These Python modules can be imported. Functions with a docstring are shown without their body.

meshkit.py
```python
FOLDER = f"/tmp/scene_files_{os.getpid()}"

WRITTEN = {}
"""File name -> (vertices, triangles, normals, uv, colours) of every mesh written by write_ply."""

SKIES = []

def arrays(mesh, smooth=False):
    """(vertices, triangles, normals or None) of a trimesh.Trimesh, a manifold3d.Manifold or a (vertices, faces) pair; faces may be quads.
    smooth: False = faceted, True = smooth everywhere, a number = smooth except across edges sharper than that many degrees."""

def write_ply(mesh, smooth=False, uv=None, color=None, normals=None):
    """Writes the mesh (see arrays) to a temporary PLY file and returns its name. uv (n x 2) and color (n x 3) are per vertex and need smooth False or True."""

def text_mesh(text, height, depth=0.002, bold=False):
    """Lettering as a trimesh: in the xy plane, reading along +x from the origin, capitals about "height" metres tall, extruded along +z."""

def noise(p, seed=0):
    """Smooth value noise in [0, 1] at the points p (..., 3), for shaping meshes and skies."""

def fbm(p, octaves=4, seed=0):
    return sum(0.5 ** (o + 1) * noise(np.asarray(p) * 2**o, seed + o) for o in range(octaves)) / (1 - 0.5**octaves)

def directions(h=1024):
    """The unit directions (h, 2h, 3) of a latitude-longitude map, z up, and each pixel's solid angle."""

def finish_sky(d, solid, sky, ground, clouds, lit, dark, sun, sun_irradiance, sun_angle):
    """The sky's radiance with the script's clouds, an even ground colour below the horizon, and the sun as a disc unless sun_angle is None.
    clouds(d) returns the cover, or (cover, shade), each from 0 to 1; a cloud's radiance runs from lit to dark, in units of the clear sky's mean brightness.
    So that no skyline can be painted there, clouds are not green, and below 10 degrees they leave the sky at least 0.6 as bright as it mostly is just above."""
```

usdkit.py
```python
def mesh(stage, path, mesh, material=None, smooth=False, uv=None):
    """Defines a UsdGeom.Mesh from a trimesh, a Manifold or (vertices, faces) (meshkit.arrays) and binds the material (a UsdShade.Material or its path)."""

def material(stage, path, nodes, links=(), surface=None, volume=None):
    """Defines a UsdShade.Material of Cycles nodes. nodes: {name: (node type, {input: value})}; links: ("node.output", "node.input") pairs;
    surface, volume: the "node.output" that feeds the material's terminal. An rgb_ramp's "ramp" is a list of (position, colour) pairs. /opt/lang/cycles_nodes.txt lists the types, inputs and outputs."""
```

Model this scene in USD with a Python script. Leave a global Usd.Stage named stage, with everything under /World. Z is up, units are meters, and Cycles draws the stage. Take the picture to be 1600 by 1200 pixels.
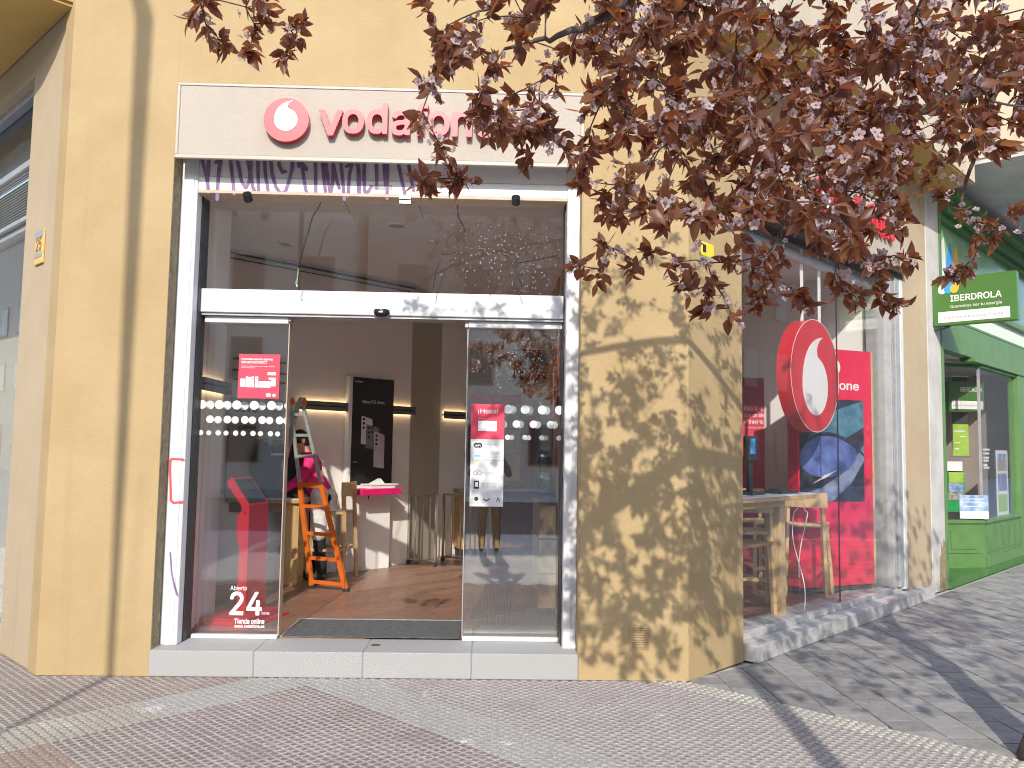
import math, random
import numpy as np, trimesh, usdkit, meshkit
from manifold3d import Manifold, set_circular_segments
from shapely.geometry import Polygon, Point, LineString, box as sbox
from shapely.ops import unary_union
from pxr import Usd, UsdGeom, UsdLux, UsdShade, Gf, Sdf

stage = Usd.Stage.CreateInMemory()
UsdGeom.SetStageUpAxis(stage, "Z"); UsdGeom.SetStageMetersPerUnit(stage, 1.0)
UsdGeom.Xform.Define(stage, "/World"); UsdGeom.Scope.Define(stage, "/World/Looks")
rng = np.random.default_rng(7); random.seed(7)
T = usdkit._T

# ------------------------------------------------------------------ camera, sky, sun, exposure
CZ = 1.62; FOC = 1300.0                       # lens height; focal length for a picture 1600 wide
YAW, PITCH, ROLL = np.radians([1.478, 4.441, 0.94])
SUN_TAN = 0.60; SUN_X = 0.07                  # light travels along (SUN_X, 1, -SUN_TAN)
SUN_POWER, SKY_POWER, EXPOSURE = 0.50, 0.15, 1.2
Fv = np.array([math.sin(YAW)*math.cos(PITCH), math.cos(YAW)*math.cos(PITCH), math.sin(PITCH)])
r0 = np.cross(Fv, [0, 0, 1]); r0 /= np.linalg.norm(r0); u0 = np.cross(r0, Fv)
Rv = math.cos(ROLL)*r0 + math.sin(ROLL)*u0; Uv = -math.sin(ROLL)*r0 + math.cos(ROLL)*u0
CAM = np.array([0, 0, CZ])
cam = UsdGeom.Camera.Define(stage, "/World/camera")
m = Gf.Matrix4d(*[float(x) for x in (*Rv, 0, *Uv, 0, *(-Fv), 0, *CAM, 1)])
cam.AddTransformOp().Set(m)
cam.CreateHorizontalApertureAttr(36.0); cam.CreateVerticalApertureAttr(27.0)
cam.CreateFocalLengthAttr(36.0*FOC/1600); cam.CreateClippingRangeAttr((0.05, 500.0))
cam.CreateExposureAttr(EXPOSURE)
to_sun = np.array([-SUN_X, -1.0, SUN_TAN]); to_sun /= np.linalg.norm(to_sun)
dome = UsdLux.DomeLight.Define(stage, "/World/sky")
sky_mat = usdkit.material(stage, "/World/Looks/sky_air", {
    "s": ("sky_texture", {"sky_type": "single_scattering", "sun_disc": False, "sun_elevation": float(math.asin(to_sun[2])), "sun_rotation": float(math.atan2(to_sun[0], to_sun[1]))}),
    "b": ("background_shader", {"strength": SKY_POWER})}, [("s.color", "b.color")], surface="b.background")
UsdShade.MaterialBindingAPI.Apply(dome.GetPrim()).Bind(sky_mat)
sun = UsdLux.DistantLight.Define(stage, "/World/sun")
sun.CreateIntensityAttr(SUN_POWER); sun.CreateAngleAttr(0.5); sun.CreateNormalizeAttr(True); sun.CreateColorAttr(Gf.Vec3f(1.0, 0.93, 0.82))
zz = to_sun; xx = np.cross([0, 0, 1], zz); xx /= np.linalg.norm(xx); yy = np.cross(zz, xx)
sun.AddTransformOp().Set(Gf.Matrix4d(*[float(x) for x in (*xx, 0, *yy, 0, *zz, 0, 0, 0, 30, 1)]))

# ------------------------------------------------------------------ measuring helpers (picture 1600 x 1200 -> a point on a real plane)
def ray(px, py): return Fv + Rv*(px-800)/FOC - Uv*(py-600)/FOC
def at(px, py, y): d = ray(px, py); return CAM + d*y/d[1]
def atz(px, py, z=0.0): d = ray(px, py); return CAM + d*(z-CZ)/d[2]
def atp(px, py, p, n): d = ray(px, py); n = np.asarray(n, float); return CAM + d*(np.dot(np.asarray(p)-CAM, n)/np.dot(d, n))
S2 = math.sqrt(.5)
E = np.array([S2, S2, 0]); NR = np.array([S2, -S2, 0]); NL = np.array([-S2, -S2, 0])
YF = 6.0                                      # plane of the front wall
K0 = np.array([1.44, YF, 0]); KL = np.array([-3.12, YF, 0])
def rs(px, py, off=0.0):                      # (s along the right street, z) of a picture point on a plane OFF in front of the right wall
    P = atp(px, py, K0+NR*off, NR); return float((P-K0)@E), float(P[2])
def RSW(s, d, z): return K0 + E*s - NR*d + np.array([0, 0, z])    # local right-street coordinates (s, depth inwards, z) to world
def proj(P):
    v = np.asarray(P, float) - CAM; w = v@Fv
    return 800+FOC*(v@Rv)/w, 600-FOC*(v@Uv)/w, w
def tf(loc=(0, 0, 0), rz=0.0):
    M = trimesh.transformations.rotation_matrix(rz, [0, 0, 1]); M[:3, 3] = loc; return M
FR = tf(K0, math.pi/4)                        # right street frame: x along, y inwards
FL = tf(KL, -math.pi/4)                       # left street frame: x = -(along), y inwards

# ------------------------------------------------------------------ materials
MATS = {}
def pm(name, c1, c2=None, scale=6.0, rough=0.6, bump=0.0, bscale=40.0, metal=0.0, spec=0.5, coat=0.0, detail=4.0, lo=0.35, hi=0.65, emit=None, stretch=None, trans=None):
    """A principled material whose colour wanders between c1 and c2 with noise in space, and whose surface has fine relief."""
    c2 = c1 if c2 is None else c2
    n = {"g": ("geometry", {}), "mp": ("mapping", {"scale": stretch or (1, 1, 1)}), "n": ("noise_texture", {"scale": scale, "detail": detail, "roughness": 0.6}),
         "r": ("rgb_ramp", {"ramp": [(lo, c1), (hi, c2)]}), "p": ("principled_bsdf", {"roughness": rough, "metallic": metal, "specular_ior_level": spec, "coat_weight": coat})}
    l = [("g.position", "mp.vector"), ("mp.vector", "n.vector"), ("n.fac", "r.fac"), ("r.color", "p.base_color")]
    if bump:
        n["n2"] = ("noise_texture", {"scale": bscale, "detail": 3.0}); n["b"] = ("bump", {"strength": 1.0, "distance": bump})
        l += [("mp.vector", "n2.vector"), ("n2.fac", "b.height"), ("b.normal", "p.normal")]
    if emit:
        n["p"][1].update(emission_color=emit[0], emission_strength=emit[1])
    MATS[name] = usdkit.material(stage, "/World/Looks/"+name, n, l, surface="p.BSDF"); return MATS[name]
def glass(name, f0=0.06, tint=(0.93, 0.95, 0.94), gain=0.9):
    MATS[name] = usdkit.material(stage, "/World/Looks/"+name, {
        "w": ("layer_weight", {"blend": 0.5}), "pw": ("math", {"math_type": "power", "value2": 5.0}), "m": ("math", {"math_type": "multiply_add", "value2": gain-f0, "value3": f0}),
        "t": ("transparent_bsdf", {"color": tint}), "s": ("glossy_bsdf", {"color": (1, 1, 1), "roughness": 0.004}), "x": ("mix_closure", {})},
        [("w.facing", "pw.value1"), ("pw.value", "m.value1"), ("m.value", "x.fac"), ("t.BSDF", "x.closure1"), ("s.BSDF", "x.closure2")], surface="x.closure")
    return MATS[name]
def leafmat(name, c1, c2, tr, scale=9.0, rough=0.42, mixf=0.35):
    MATS[name] = usdkit.material(stage, "/World/Looks/"+name, {
        "g": ("geometry", {}), "n": ("noise_texture", {"scale": scale, "detail": 2.0}), "r": ("rgb_ramp", {"ramp": [(0.3, c1), (0.7, c2)]}),
        "v": ("hsv", {"saturation": 1.0, "hue": 0.5}), "mr": ("map_range", {"from_min": 0.0, "from_max": 1.0, "to_min": 0.6, "to_max": 1.5}),
        "p": ("principled_bsdf", {"roughness": rough}), "t": ("translucent_bsdf", {"color": tr}), "x": ("mix_closure", {"fac": mixf})},
        [("g.position", "n.vector"), ("n.fac", "r.fac"), ("r.color", "v.color"), ("g.random_per_island", "mr.value"), ("mr.result", "v.value"), ("v.color", "p.base_color"),
         ("p.BSDF", "x.closure1"), ("t.BSDF", "x.closure2")], surface="x.closure")
    return MATS[name]

# ------------------------------------------------------------------ geometry and scene helpers
class MB:
    """Collects shapes for one mesh."""
    def __init__(s): s.v = []; s.f = []; s.n = 0
    def raw(s, v, f):
        v = np.asarray(v, float).reshape(-1, 3); f = np.asarray(f, int)
        if f.shape[1] == 4: f = np.vstack([f[:, [0, 1, 2]], f[:, [0, 2, 3]]])
        s.v.append(v); s.f.append(f+s.n); s.n += len(v); return s
    def tm(s, t, M=None):
        v = np.asarray(t.vertices); 
        if M is not None: v = trimesh.transform_points(v, M)
        return s.raw(v, t.faces)
    def box(s, a, b, c=0.0, M=None):
        a = np.minimum(a, b); b = np.maximum(np.asarray(a)*0+a, b) if False else np.maximum(b, a)
        x0, y0, z0 = a; x1, y1, z1 = b
        if c > 0:
            return s.tm(rbox((x1-x0, y1-y0, z1-z0), c), (np.eye(4) if M is None else M) @ trimesh.transformations.translation_matrix(((x0+x1)/2, (y0+y1)/2, (z0+z1)/2)))
        v = np.array([[x, y, z] for x in (x0, x1) for y in (y0, y1) for z in (z0, z1)], float)
        if M is not None: v = trimesh.transform_points(v, M)
        return s.raw(v, [[0, 1, 3, 2], [4, 6, 7, 5], [0, 4, 5, 1], [2, 3, 7, 6], [0, 2, 6, 4], [1, 5, 7, 3]])
    def tube(s, pts, r, n=8, cap=True):
        p = np.asarray(pts, float); r = np.broadcast_to(np.asarray(r, float), (len(p),))
        t = np.gradient(p, axis=0); t /= np.linalg.norm(t, axis=1, keepdims=True)+1e-12
        ref = np.array([0, 0, 1.0]) if abs(t[:, 2]).mean() < .8 else np.array([1.0, 0, 0])
        a = np.cross(t, ref); a /= np.linalg.norm(a, axis=1, keepdims=True)+1e-12; b = np.cross(t, a)
        g = np.arange(n)*2*np.pi/n
        v = p[:, None]+r[:, None, None]*(np.cos(g)[None, :, None]*a[:, None]+np.sin(g)[None, :, None]*b[:, None])
        i, j = np.meshgrid(np.arange(len(p)-1), np.arange(n), indexing="ij")
        q = np.stack([i*n+j, i*n+(j+1) % n, (i+1)*n+(j+1) % n, (i+1)*n+j], -1).reshape(-1, 4)[:, ::-1]
        f = np.vstack([q[:, [0, 1, 2]], q[:, [0, 2, 3]]])
        v = v.reshape(-1, 3)
        if cap:
            k = len(v); v = np.vstack([v, p[:1], p[-1:]]); o = (len(p)-1)*n
            f = np.vstack([f, [[k, j, (j+1) % n] for j in range(n)], [[k+1, o+(j+1) % n, o+j] for j in range(n)]])
        return s.raw(v, f)
    def bar(s, a, b, w, d, up=(0, 0, 1)):
        """A rectangular bar from a to b, w across and d in the direction nearest to up."""
        a = np.asarray(a, float); b = np.asarray(b, float); t = b-a; t /= np.linalg.norm(t)
        x = np.cross(t, up); x /= np.linalg.norm(x); y = np.cross(x, t)
        v = [p+x*sx*w/2+y*sy*d/2 for p in (a, b) for sx, sy in ((-1, -1), (1, -1), (1, 1), (-1, 1))]
        return s.raw(v, [[0, 1, 2, 3], [7, 6, 5, 4], [0, 4, 5, 1], [1, 5, 6, 2], [2, 6, 7, 3], [3, 7, 4, 0]])
    def prism(s, poly, depth, M=None):
        """A shapely polygon in xy pulled up along z by depth."""
        for g in getattr(poly, "geoms", [poly]):
            if g.area > 1e-9: s.tm(trimesh.creation.extrude_polygon(g, depth, engine="earcut"), M)
        return s
    def tri(s): return (np.vstack(s.v), np.vstack(s.f))
_rb = {}
def rbox(size, c):
    k = (tuple(np.round(size, 5)), c)
    if k not in _rb:
        h = np.maximum(np.array(size)/2-c, 1e-4); pts = []
        for sx in (-1, 1):
            for sy in (-1, 1):
                for sz in (-1, 1):
                    q = np.array([sx, sy, sz])
                    for ax in range(3):
                        d = np.ones(3)*0; d[ax] = c; pts.append(q*(h+d))
        _rb[k] = trimesh.convex.convex_hull(np.array(pts))
    return _rb[k]
NAMES = {}
def new_path(parent, name):
    k = (parent, name); n = NAMES.get(k, -1)+1; NAMES[k] = n
    return f"{parent}/{name}" + (f"_{n:03d}" if n else "")
def tag(p, label=None, cat=None, group=None, kind=None):
    for k, v in (("label", label), ("category", cat), ("group", group), ("kind", kind)):
        if v: p.SetCustomDataByKey(k, v)
    return p
def path_of(x): return "/World" if x is None else str(x.GetPath())
def thing(name, label=None, cat=None, loc=(0, 0, 0), rz=0.0, group=None, kind=None):
    x = UsdGeom.Xform.Define(stage, new_path("/World", name))
    x.AddTranslateOp().Set(Gf.Vec3d(*map(float, loc)))
    if rz: x.AddRotateZOp().Set(float(math.degrees(rz)))
    return tag(x.GetPrim(), label, cat, group, kind)
def obj(name, mb, mt, parent=None, smooth=False, label=None, cat=None, group=None, kind=None):
    m = usdkit.mesh(stage, new_path(path_of(parent), name), mb.tri() if isinstance(mb, MB) else mb, MATS[mt] if isinstance(mt, str) else mt, smooth=smooth)
    return tag(m.GetPrim(), label, cat, group, kind)
def copy_of(root, name, loc, rz, label, group=None):
    x = UsdGeom.Xform.Define(stage, new_path("/World", name))
    p = x.GetPrim(); p.GetReferences().AddInternalReference(root.GetPath()); p.SetInstanceable(True)
    x = UsdGeom.Xform(p); x.ClearXformOpOrder()
    x.AddTranslateOp().Set(Gf.Vec3d(*map(float, loc))); x.AddRotateZOp().Set(float(math.degrees(rz)))
    tag(p, label, root.GetCustomDataByKey("category"), group or root.GetCustomDataByKey("group")); return p
def wall_M(origin, rz=0.0):
    """Frame for flat work on a vertical face: x along the face (rz turned), y up, z out of the face towards its front (-y before turning)."""
    M = np.eye(4); M[:3, 0] = (1, 0, 0); M[:3, 1] = (0, 0, 1); M[:3, 2] = (0, -1, 0)
    R = tf(origin, rz); return R @ M
def text(mb, s, height, M, depth=0.0015, bold=False, width=None, center=False):
    t = meshkit.text_mesh(s, height, depth, bold); v = np.array(t.vertices)
    w = v[:, 0].max()-v[:, 0].min(); v[:, 0] -= v[:, 0].min()
    if width: v[:, 0] *= width/w; w = width
    if center: v[:, 0] -= w/2
    return mb.raw(trimesh.transform_points(v, M), t.faces)
def glyph(ch, x0, x1, y0, y1, depth, bold=True):
    t = meshkit.text_mesh(ch, 1.0, depth, bold); v = np.array(t.vertices)
    a, b = v[:, :2].min(0), v[:, :2].max(0)
    v[:, :2] = (v[:, :2]-a)/(b-a)*np.array([x1-x0, y1-y0])+np.array([x0, y0])
    return v, t.faces
def disc(mb, r, depth, M, n=24): return mb.prism(Point(0, 0).buffer(r, quad_segs=n//4), depth, M)
def shift(M, x, y, z=0.0): return M @ trimesh.transformations.translation_matrix((x, y, z))
def bez(a, b, c, d, n=12):
    t = np.linspace(0, 1, n)[:, None]; a, b, c, d = map(np.asarray, (a, b, c, d))
    return a*(1-t)**3+3*b*t*(1-t)**2+3*c*t*t*(1-t)+d*t**3
def speech_mark(h):
    """The white quote-shaped mark, h high, base at y = 0, centred on x = 0."""
    k = h/205.0
    c = Point(75, 75).buffer(75, quad_segs=16)
    left = bez((0, 78), (2, 150), (48, 196), (122, 203)); right = bez((122, 203), (88, 188), (78, 168), (90, 147), 8)
    tail = Polygon(np.vstack([left, right, [(110, 100), (40, 60)]]))
    from shapely import affinity
    g = unary_union([c, tail.buffer(0)])
    return affinity.scale(affinity.translate(g, -75, 0), k, k, origin=(0, 0))
def ribbon(pts, w):
    return LineString(pts).buffer(w/2, cap_style=1, join_style=1, quad_segs=3)
# ------------------------------------------------------------------ the materials
pm("plaster", (.435, .312, .155), (.505, .375, .205), 1.7, .85, .0025, 55)
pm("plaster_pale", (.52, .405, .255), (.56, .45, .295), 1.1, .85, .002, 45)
pm("soffit_paint", (.43, .275, .075), (.49, .325, .10), 1.3, .8, .002, 30)
pm("cream_render", (.49, .42, .31), (.55, .475, .37), 2.0, .85, .003, 40)
pm("grey_render", (.44, .43, .42), (.56, .55, .53), 2.6, .85, .003, 35)
pm("mortar_and_shade_brown", (.20, .16, .10), (.33, .27, .17), 22, .95, .006, 60)  # bare mortar on the pilaster; also the painted shade of the door reveal
pm("sign_panel", (.43, .365, .285), (.46, .395, .315), 2, .45, 0)
pm("sign_trim", (.42, .375, .315), None, 2, .4)
pm("red_plastic", (.55, .022, .035), (.60, .03, .045), 4, .32)
pm("red_light", (.43, .062, .078), (.47, .072, .09), 4, .4)
pm("white_plastic", (.80, .80, .79), (.84, .84, .83), 4, .35)
pm("white_alu", (0.594, 0.603, 0.612), (0.666, 0.666, 0.675), 5, .38, .0006, 60)
pm("white_alu_worn", (0.477, 0.477, 0.495), (0.666, 0.666, 0.675), 3.5, .45, .001, 50, lo=.3, hi=.55)
pm("grey_alu", (.36, .37, .38), (.44, .45, .46), 8, .4, metal=.3)
pm("dark_gasket", (.025, .027, .03), None, 5, .5)
pm("shutter_white", (.70, .69, .69), (.80, .79, .79), 4, .5, .0006, 80)
pm("lip_brown", (.45, .33, .24), (.52, .40, .30), 8, .5)
pm("purple_paint", (.17, .10, .22), (.26, .17, .32), 14, .6)
pm("red_paint", (.55, .08, .10), None, 5, .6)
pm("black_plastic", (.012, .012, .014), (.02, .02, .022), 5, .3)
pm("granite", (0.258, 0.258, 0.258), (0.431, 0.431, 0.423), 130, .75, .0012, 120, detail=6)
pm("granite_top", (0.435, 0.435, 0.435), (0.522, 0.522, 0.513), 18, .7, .0008, 120, detail=7)
pm("grey_stone", (.36, .35, .345), (.47, .46, .45), 30, .8, .0015, 90, detail=6)
pm("wall_white", (.80, .75, .70), (.84, .79, .74), 2, .8)
pm("wall_clean", (.84, .83, .81), (.87, .86, .84), 2, .7)
pm("wall_olive", (.46, .42, .33), (.49, .45, .36), 2, .8)
pm("wall_brown", (.34, .28, .25), (.38, .32, .29), 2, .8)
pm("ceiling_white", (.82, .77, .73), (.85, .80, .76), 2, .85)
pm("rail_grey", (.13, .13, .135), (.16, .16, .165), 4, .5)
MATS["warm_light"] = usdkit.material(stage, "/World/Looks/warm_light", {"e": ("emission", {"color": (1.0, .68, .36), "strength": 3.6})}, surface="e.emission")
pm("wood_floor_a", (.22, .115, .075), (.31, .18, .125), 7, .38, .0006, 60, stretch=(3, 3, 1), coat=.1)
pm("wood_floor_b", (.27, .15, .10), (.36, .22, .16), 7, .38, .0006, 60, stretch=(3, 3, 1), coat=.1)
pm("wood_floor_c", (.19, .10, .07), (.28, .165, .12), 7, .38, .0006, 60, stretch=(3, 3, 1), coat=.1)
pm("oak", (.46, .28, .11), (.58, .38, .17), 10, .45, .0005, 60, stretch=(5, 5, .5))
pm("oak_dark", (.20, .10, .04), (.30, .16, .07), 12, .45, .0005, 60, stretch=(6, 6, .4))
pm("beech", (.50, .33, .16), (.60, .42, .22), 12, .4, stretch=(4, 4, .7))
pm("black_board", (.012, .012, .013), (.02, .02, .021), 3, .35)
pm("charcoal", (.035, .033, .035), (.05, .047, .05), 9, .7)
pm("mat_fibre", (.045, .05, .052), (.16, .17, .17), 60, .95, .003, 160, stretch=(.35, 3, 1))
pm("steel", (.55, .54, .52), (.62, .61, .59), 6, .22, metal=1.0)
pm("alu_ladder", (.42, .45, .44), (.52, .55, .54), 12, .38, metal=.45)
pm("orange_paint", (.66, .13, .015), (.74, .17, .025), 9, .38)
pm("magenta", (.72, .012, .14), (.76, .02, .17), 3, .3)
pm("display_red", (.66, .012, .06), (.70, .02, .075), 2, .3)
pm("dark_red", (.25, .012, .03), (.29, .018, .04), 2, .45)
pm("paper_white", (.78, .78, .78), (.82, .82, .82), 3, .6)
pm("paper_grey", (.52, .53, .53), (.62, .63, .63), 3, .6)
pm("ink_black", (.02, .02, .022), None, 3, .6)
pm("ink_grey", (.30, .30, .31), None, 3, .6)
pm("poster_red", (.60, .04, .08), (.64, .05, .10), 2, .45)
pm("frosted_dot", (.62, .66, .65), (.74, .77, .76), 20, .6)
pm("skin", (.58, .34, .24), (.64, .39, .28), 12, .5)
pm("hair_black", (.008, .007, .007), (.02, .017, .016), 40, .45, .002, 120)
pm("sweater_pink", (.70, .02, .17), (.78, .04, .23), 25, .85, .002, 160)
pm("cloth_white", (.70, .69, .67), (.78, .77, .75), 12, .85, .003, 60)
pm("cloth_dark", (.015, .015, .018), (.03, .03, .035), 20, .85, .002, 90)
pm("cloth_navy", (.03, .04, .07), (.05, .06, .10), 20, .85, .002, 90)
pm("green_paint", (0.084, 0.185, 0.058), (0.106, 0.217, 0.074), 4, .42, .001, 40)
pm("green_dark", (0.044, 0.139, 0.031), (0.067, 0.181, 0.044), 3, .5, .001, 40)
pm("green_sign", (0.058, 0.153, 0.032), (0.066, 0.170, 0.037), 2, .35)
pm("green_bright", (.03, .33, .09), None, 2, .35)
pm("sign_white", (.75, .74, .72), None, 2, .4)
pm("logo_blue", (.04, .32, .72), None, 2, .4)
pm("logo_orange", (.85, .42, .06), None, 2, .4)
pm("logo_pale", (.72, .85, .70), None, 2, .4)
pm("screen_blue", (.03, .22, .60), (.10, .42, .80), 30, .3)
pm("poster_sky", (.10, .22, .45), (.45, .55, .66), 9, .5)
pm("poster_stone", (.22, .20, .18), (.50, .46, .42), 24, .5)
pm("poster_lime", (.30, .48, .05), (.38, .55, .09), 6, .5)
pm("poster_violet", (.16, .15, .36), (.34, .33, .55), 9, .5)
pm("eye_blue", (.05, .075, .24), (.14, .20, .48), 5, .35)
pm("eye_teal", (.03, .10, .15), (.10, .24, .34), 6, .35)
pm("eye_dark", (.008, .010, .016), (.04, .05, .08), 7, .35)
pm("eye_skin", (.09, .12, .25), (.26, .31, .46), 6, .35)
pm("phone_silver", (.62, .60, .58), (.70, .68, .66), 5, .3)
pm("phone_green", (.14, .15, .14), (.20, .21, .20), 5, .3)
pm("phone_lilac", (.44, .38, .43), (.56, .49, .54), 5, .3)
pm("cable_black", (.010, .009, .008), (.02, .017, .015), 9, .55)
pm("cable_green", (.30, .50, .12), None, 5, .5)
pm("cable_blue", (.15, .28, .55), None, 5, .5)
pm("plaque_grey", (.30, .31, .33), None, 5, .4)
pm("plaque_yellow", (.62, .40, .10), (.70, .48, .15), 20, .4)
pm("alarm_yellow", (.85, .62, .04), None, 5, .4)
pm("asphalt", (.075, .074, .076), (.11, .108, .108), 30, .9, .004, 120)
pm("pavement_mortar", (.46, .44, .42), (.56, .54, .52), 9, .9, .002, 80)
pm("brick_far", (.48, .38, .32), (.56, .46, .39), 4, .85, .004, 12)
pm("far_render", (.58, .52, .45), (.64, .58, .51), 1, .85)
pm("brown_render", (.17, .125, .10), (.22, .165, .135), 1, .85)
pm("green_glass", (.20, .42, .20), (.27, .50, .27), 3, .25)
pm("far_glass", (.03, .035, .04), (.05, .055, .06), 2, .12)
pm("post_paint", (.06, .07, .065), (.09, .10, .095), 9, .5, metal=.2)
pm("bark", (.045, .032, .026), (.12, .09, .075), 26, .9, .008, 45, stretch=(1, 1, .35))
pm("twig", (.05, .032, .028), (.11, .075, .062), 30, .8, .002, 90)
glass("pane_glass", .065, (.985, .99, .99)); glass("side_pane", .035, (.985, .99, .99)); glass("pane_thick", .16, (.96, .975, .97)); glass("acrylic", .05, (.97, .97, .98))
leafmat("leaf_maroon", (.10, .037, .025), (.25, .108, .072), (.50, .14, .045))
leafmat("leaf_rust", (.17, .075, .040), (.30, .15, .095), (.62, .24, .07), mixf=.42)
leafmat("petal", (.74, .58, .60), (.84, .74, .75), (.75, .55, .58), 40, .6, .4)
pm("blossom_eye", (.30, .05, .09), None, 5, .6)

def tile_material(name, groove1, groove2, pad1, pad2, pale, worn):
    """Cement tile: raised pads over paler, dust-filled grooves; here and there a pad worn pale."""
    MATS[name] = usdkit.material(stage, "/World/Looks/"+name, {
        "g": ("geometry", {}), "x": ("separate_xyz", {}), "h": ("map_range", {"from_min": -.0042, "from_max": -.0010, "to_min": 0.0, "to_max": 1.0, "clamp": True}),
        "n1": ("noise_texture", {"scale": 2.1, "detail": 5.0}), "n2": ("noise_texture", {"scale": 60.0, "detail": 4.0}), "n3": ("noise_texture", {"scale": 3.3, "detail": 3.0}),
        "rg": ("rgb_ramp", {"ramp": [(.35, groove1), (.65, groove2)]}), "rp": ("rgb_ramp", {"ramp": [(.35, pad1), (.65, pad2)]}),
        "m": ("mix_color", {}), "dirt": ("rgb_ramp", {"ramp": [(.30, (.66, .64, .62)), (.62, (1.0, 1.0, 1.0))]}), "md": ("mix_color", {"blend_type": "multiply", "fac": 1.0}),
        "wr": ("rgb_ramp", {"ramp": [(worn, (0, 0, 0)), (worn+.05, (1, 1, 1))]}), "mw": ("mix_color", {"b": pale}),
        "w2": ("math", {"math_type": "multiply"}), "b": ("bump", {"distance": .0015, "strength": .8}), "p": ("principled_bsdf", {"roughness": .78, "specular_ior_level": .35})},
        [("g.position", "x.vector"), ("x.z", "h.value"), ("g.position", "n1.vector"), ("g.position", "n2.vector"), ("g.position", "n3.vector"), ("n2.fac", "rg.fac"), ("n1.fac", "rp.fac"),
         ("h.result", "m.fac"), ("rg.color", "m.a"), ("rp.color", "m.b"), ("n3.fac", "wr.fac"), ("wr.color", "w2.value1"), ("h.result", "w2.value2"), ("w2.value", "mw.fac"), ("m.result", "mw.a"),
         ("n2.fac", "dirt.fac"), ("mw.result", "md.a"), ("dirt.color", "md.b"), ("md.result", "p.base_color"), ("n2.fac", "b.height"), ("b.normal", "p.normal")], surface="p.BSDF")
tile_material("tile_red", (0.363, 0.334, 0.321), (0.432, 0.406, 0.390), (0.197, 0.157, 0.152), (0.267, 0.211, 0.206), (0.332, 0.311, 0.301), .70)
tile_material("tile_brown", (0.362, 0.333, 0.304), (0.412, 0.381, 0.349), (0.211, 0.169, 0.148), (0.275, 0.222, 0.196), (0.343, 0.312, 0.280), .70)
tile_material("tile_pink", (0.390, 0.363, 0.356), (0.447, 0.412, 0.404), (0.253, 0.224, 0.221), (0.309, 0.272, 0.266), (0.525, 0.514, 0.498), .66)
tile_material("tile_grey", (0.355, 0.347, 0.331), (0.406, 0.398, 0.380), (0.321, 0.313, 0.294), (0.379, 0.369, 0.350), (0.598, 0.598, 0.588), .66)
tile_material("tile_yellow", (0.262, 0.243, 0.212), (0.318, 0.295, 0.261), (0.394, 0.363, 0.306), (0.442, 0.407, 0.345), (0.480, 0.449, 0.396), .62)
tile_material("tile_orange", (0.257, 0.203, 0.169), (0.305, 0.247, 0.209), (0.313, 0.224, 0.182), (0.360, 0.268, 0.217), (0.380, 0.311, 0.264), .70)
tile_material("tile_cream", (0.336, 0.326, 0.299), (0.385, 0.370, 0.343), (0.482, 0.456, 0.408), (0.550, 0.524, 0.476), (0.587, 0.566, 0.524), .60)
pm("paver_a", (0.216, 0.208, 0.204), (0.288, 0.280, 0.272), 14, .82, .0015, 90, detail=6)
pm("paver_b", (0.248, 0.240, 0.232), (0.328, 0.320, 0.308), 14, .82, .0015, 90, detail=6)
pm("paver_c", (0.192, 0.180, 0.176), (0.256, 0.248, 0.240), 14, .82, .0015, 90, detail=6)

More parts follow.
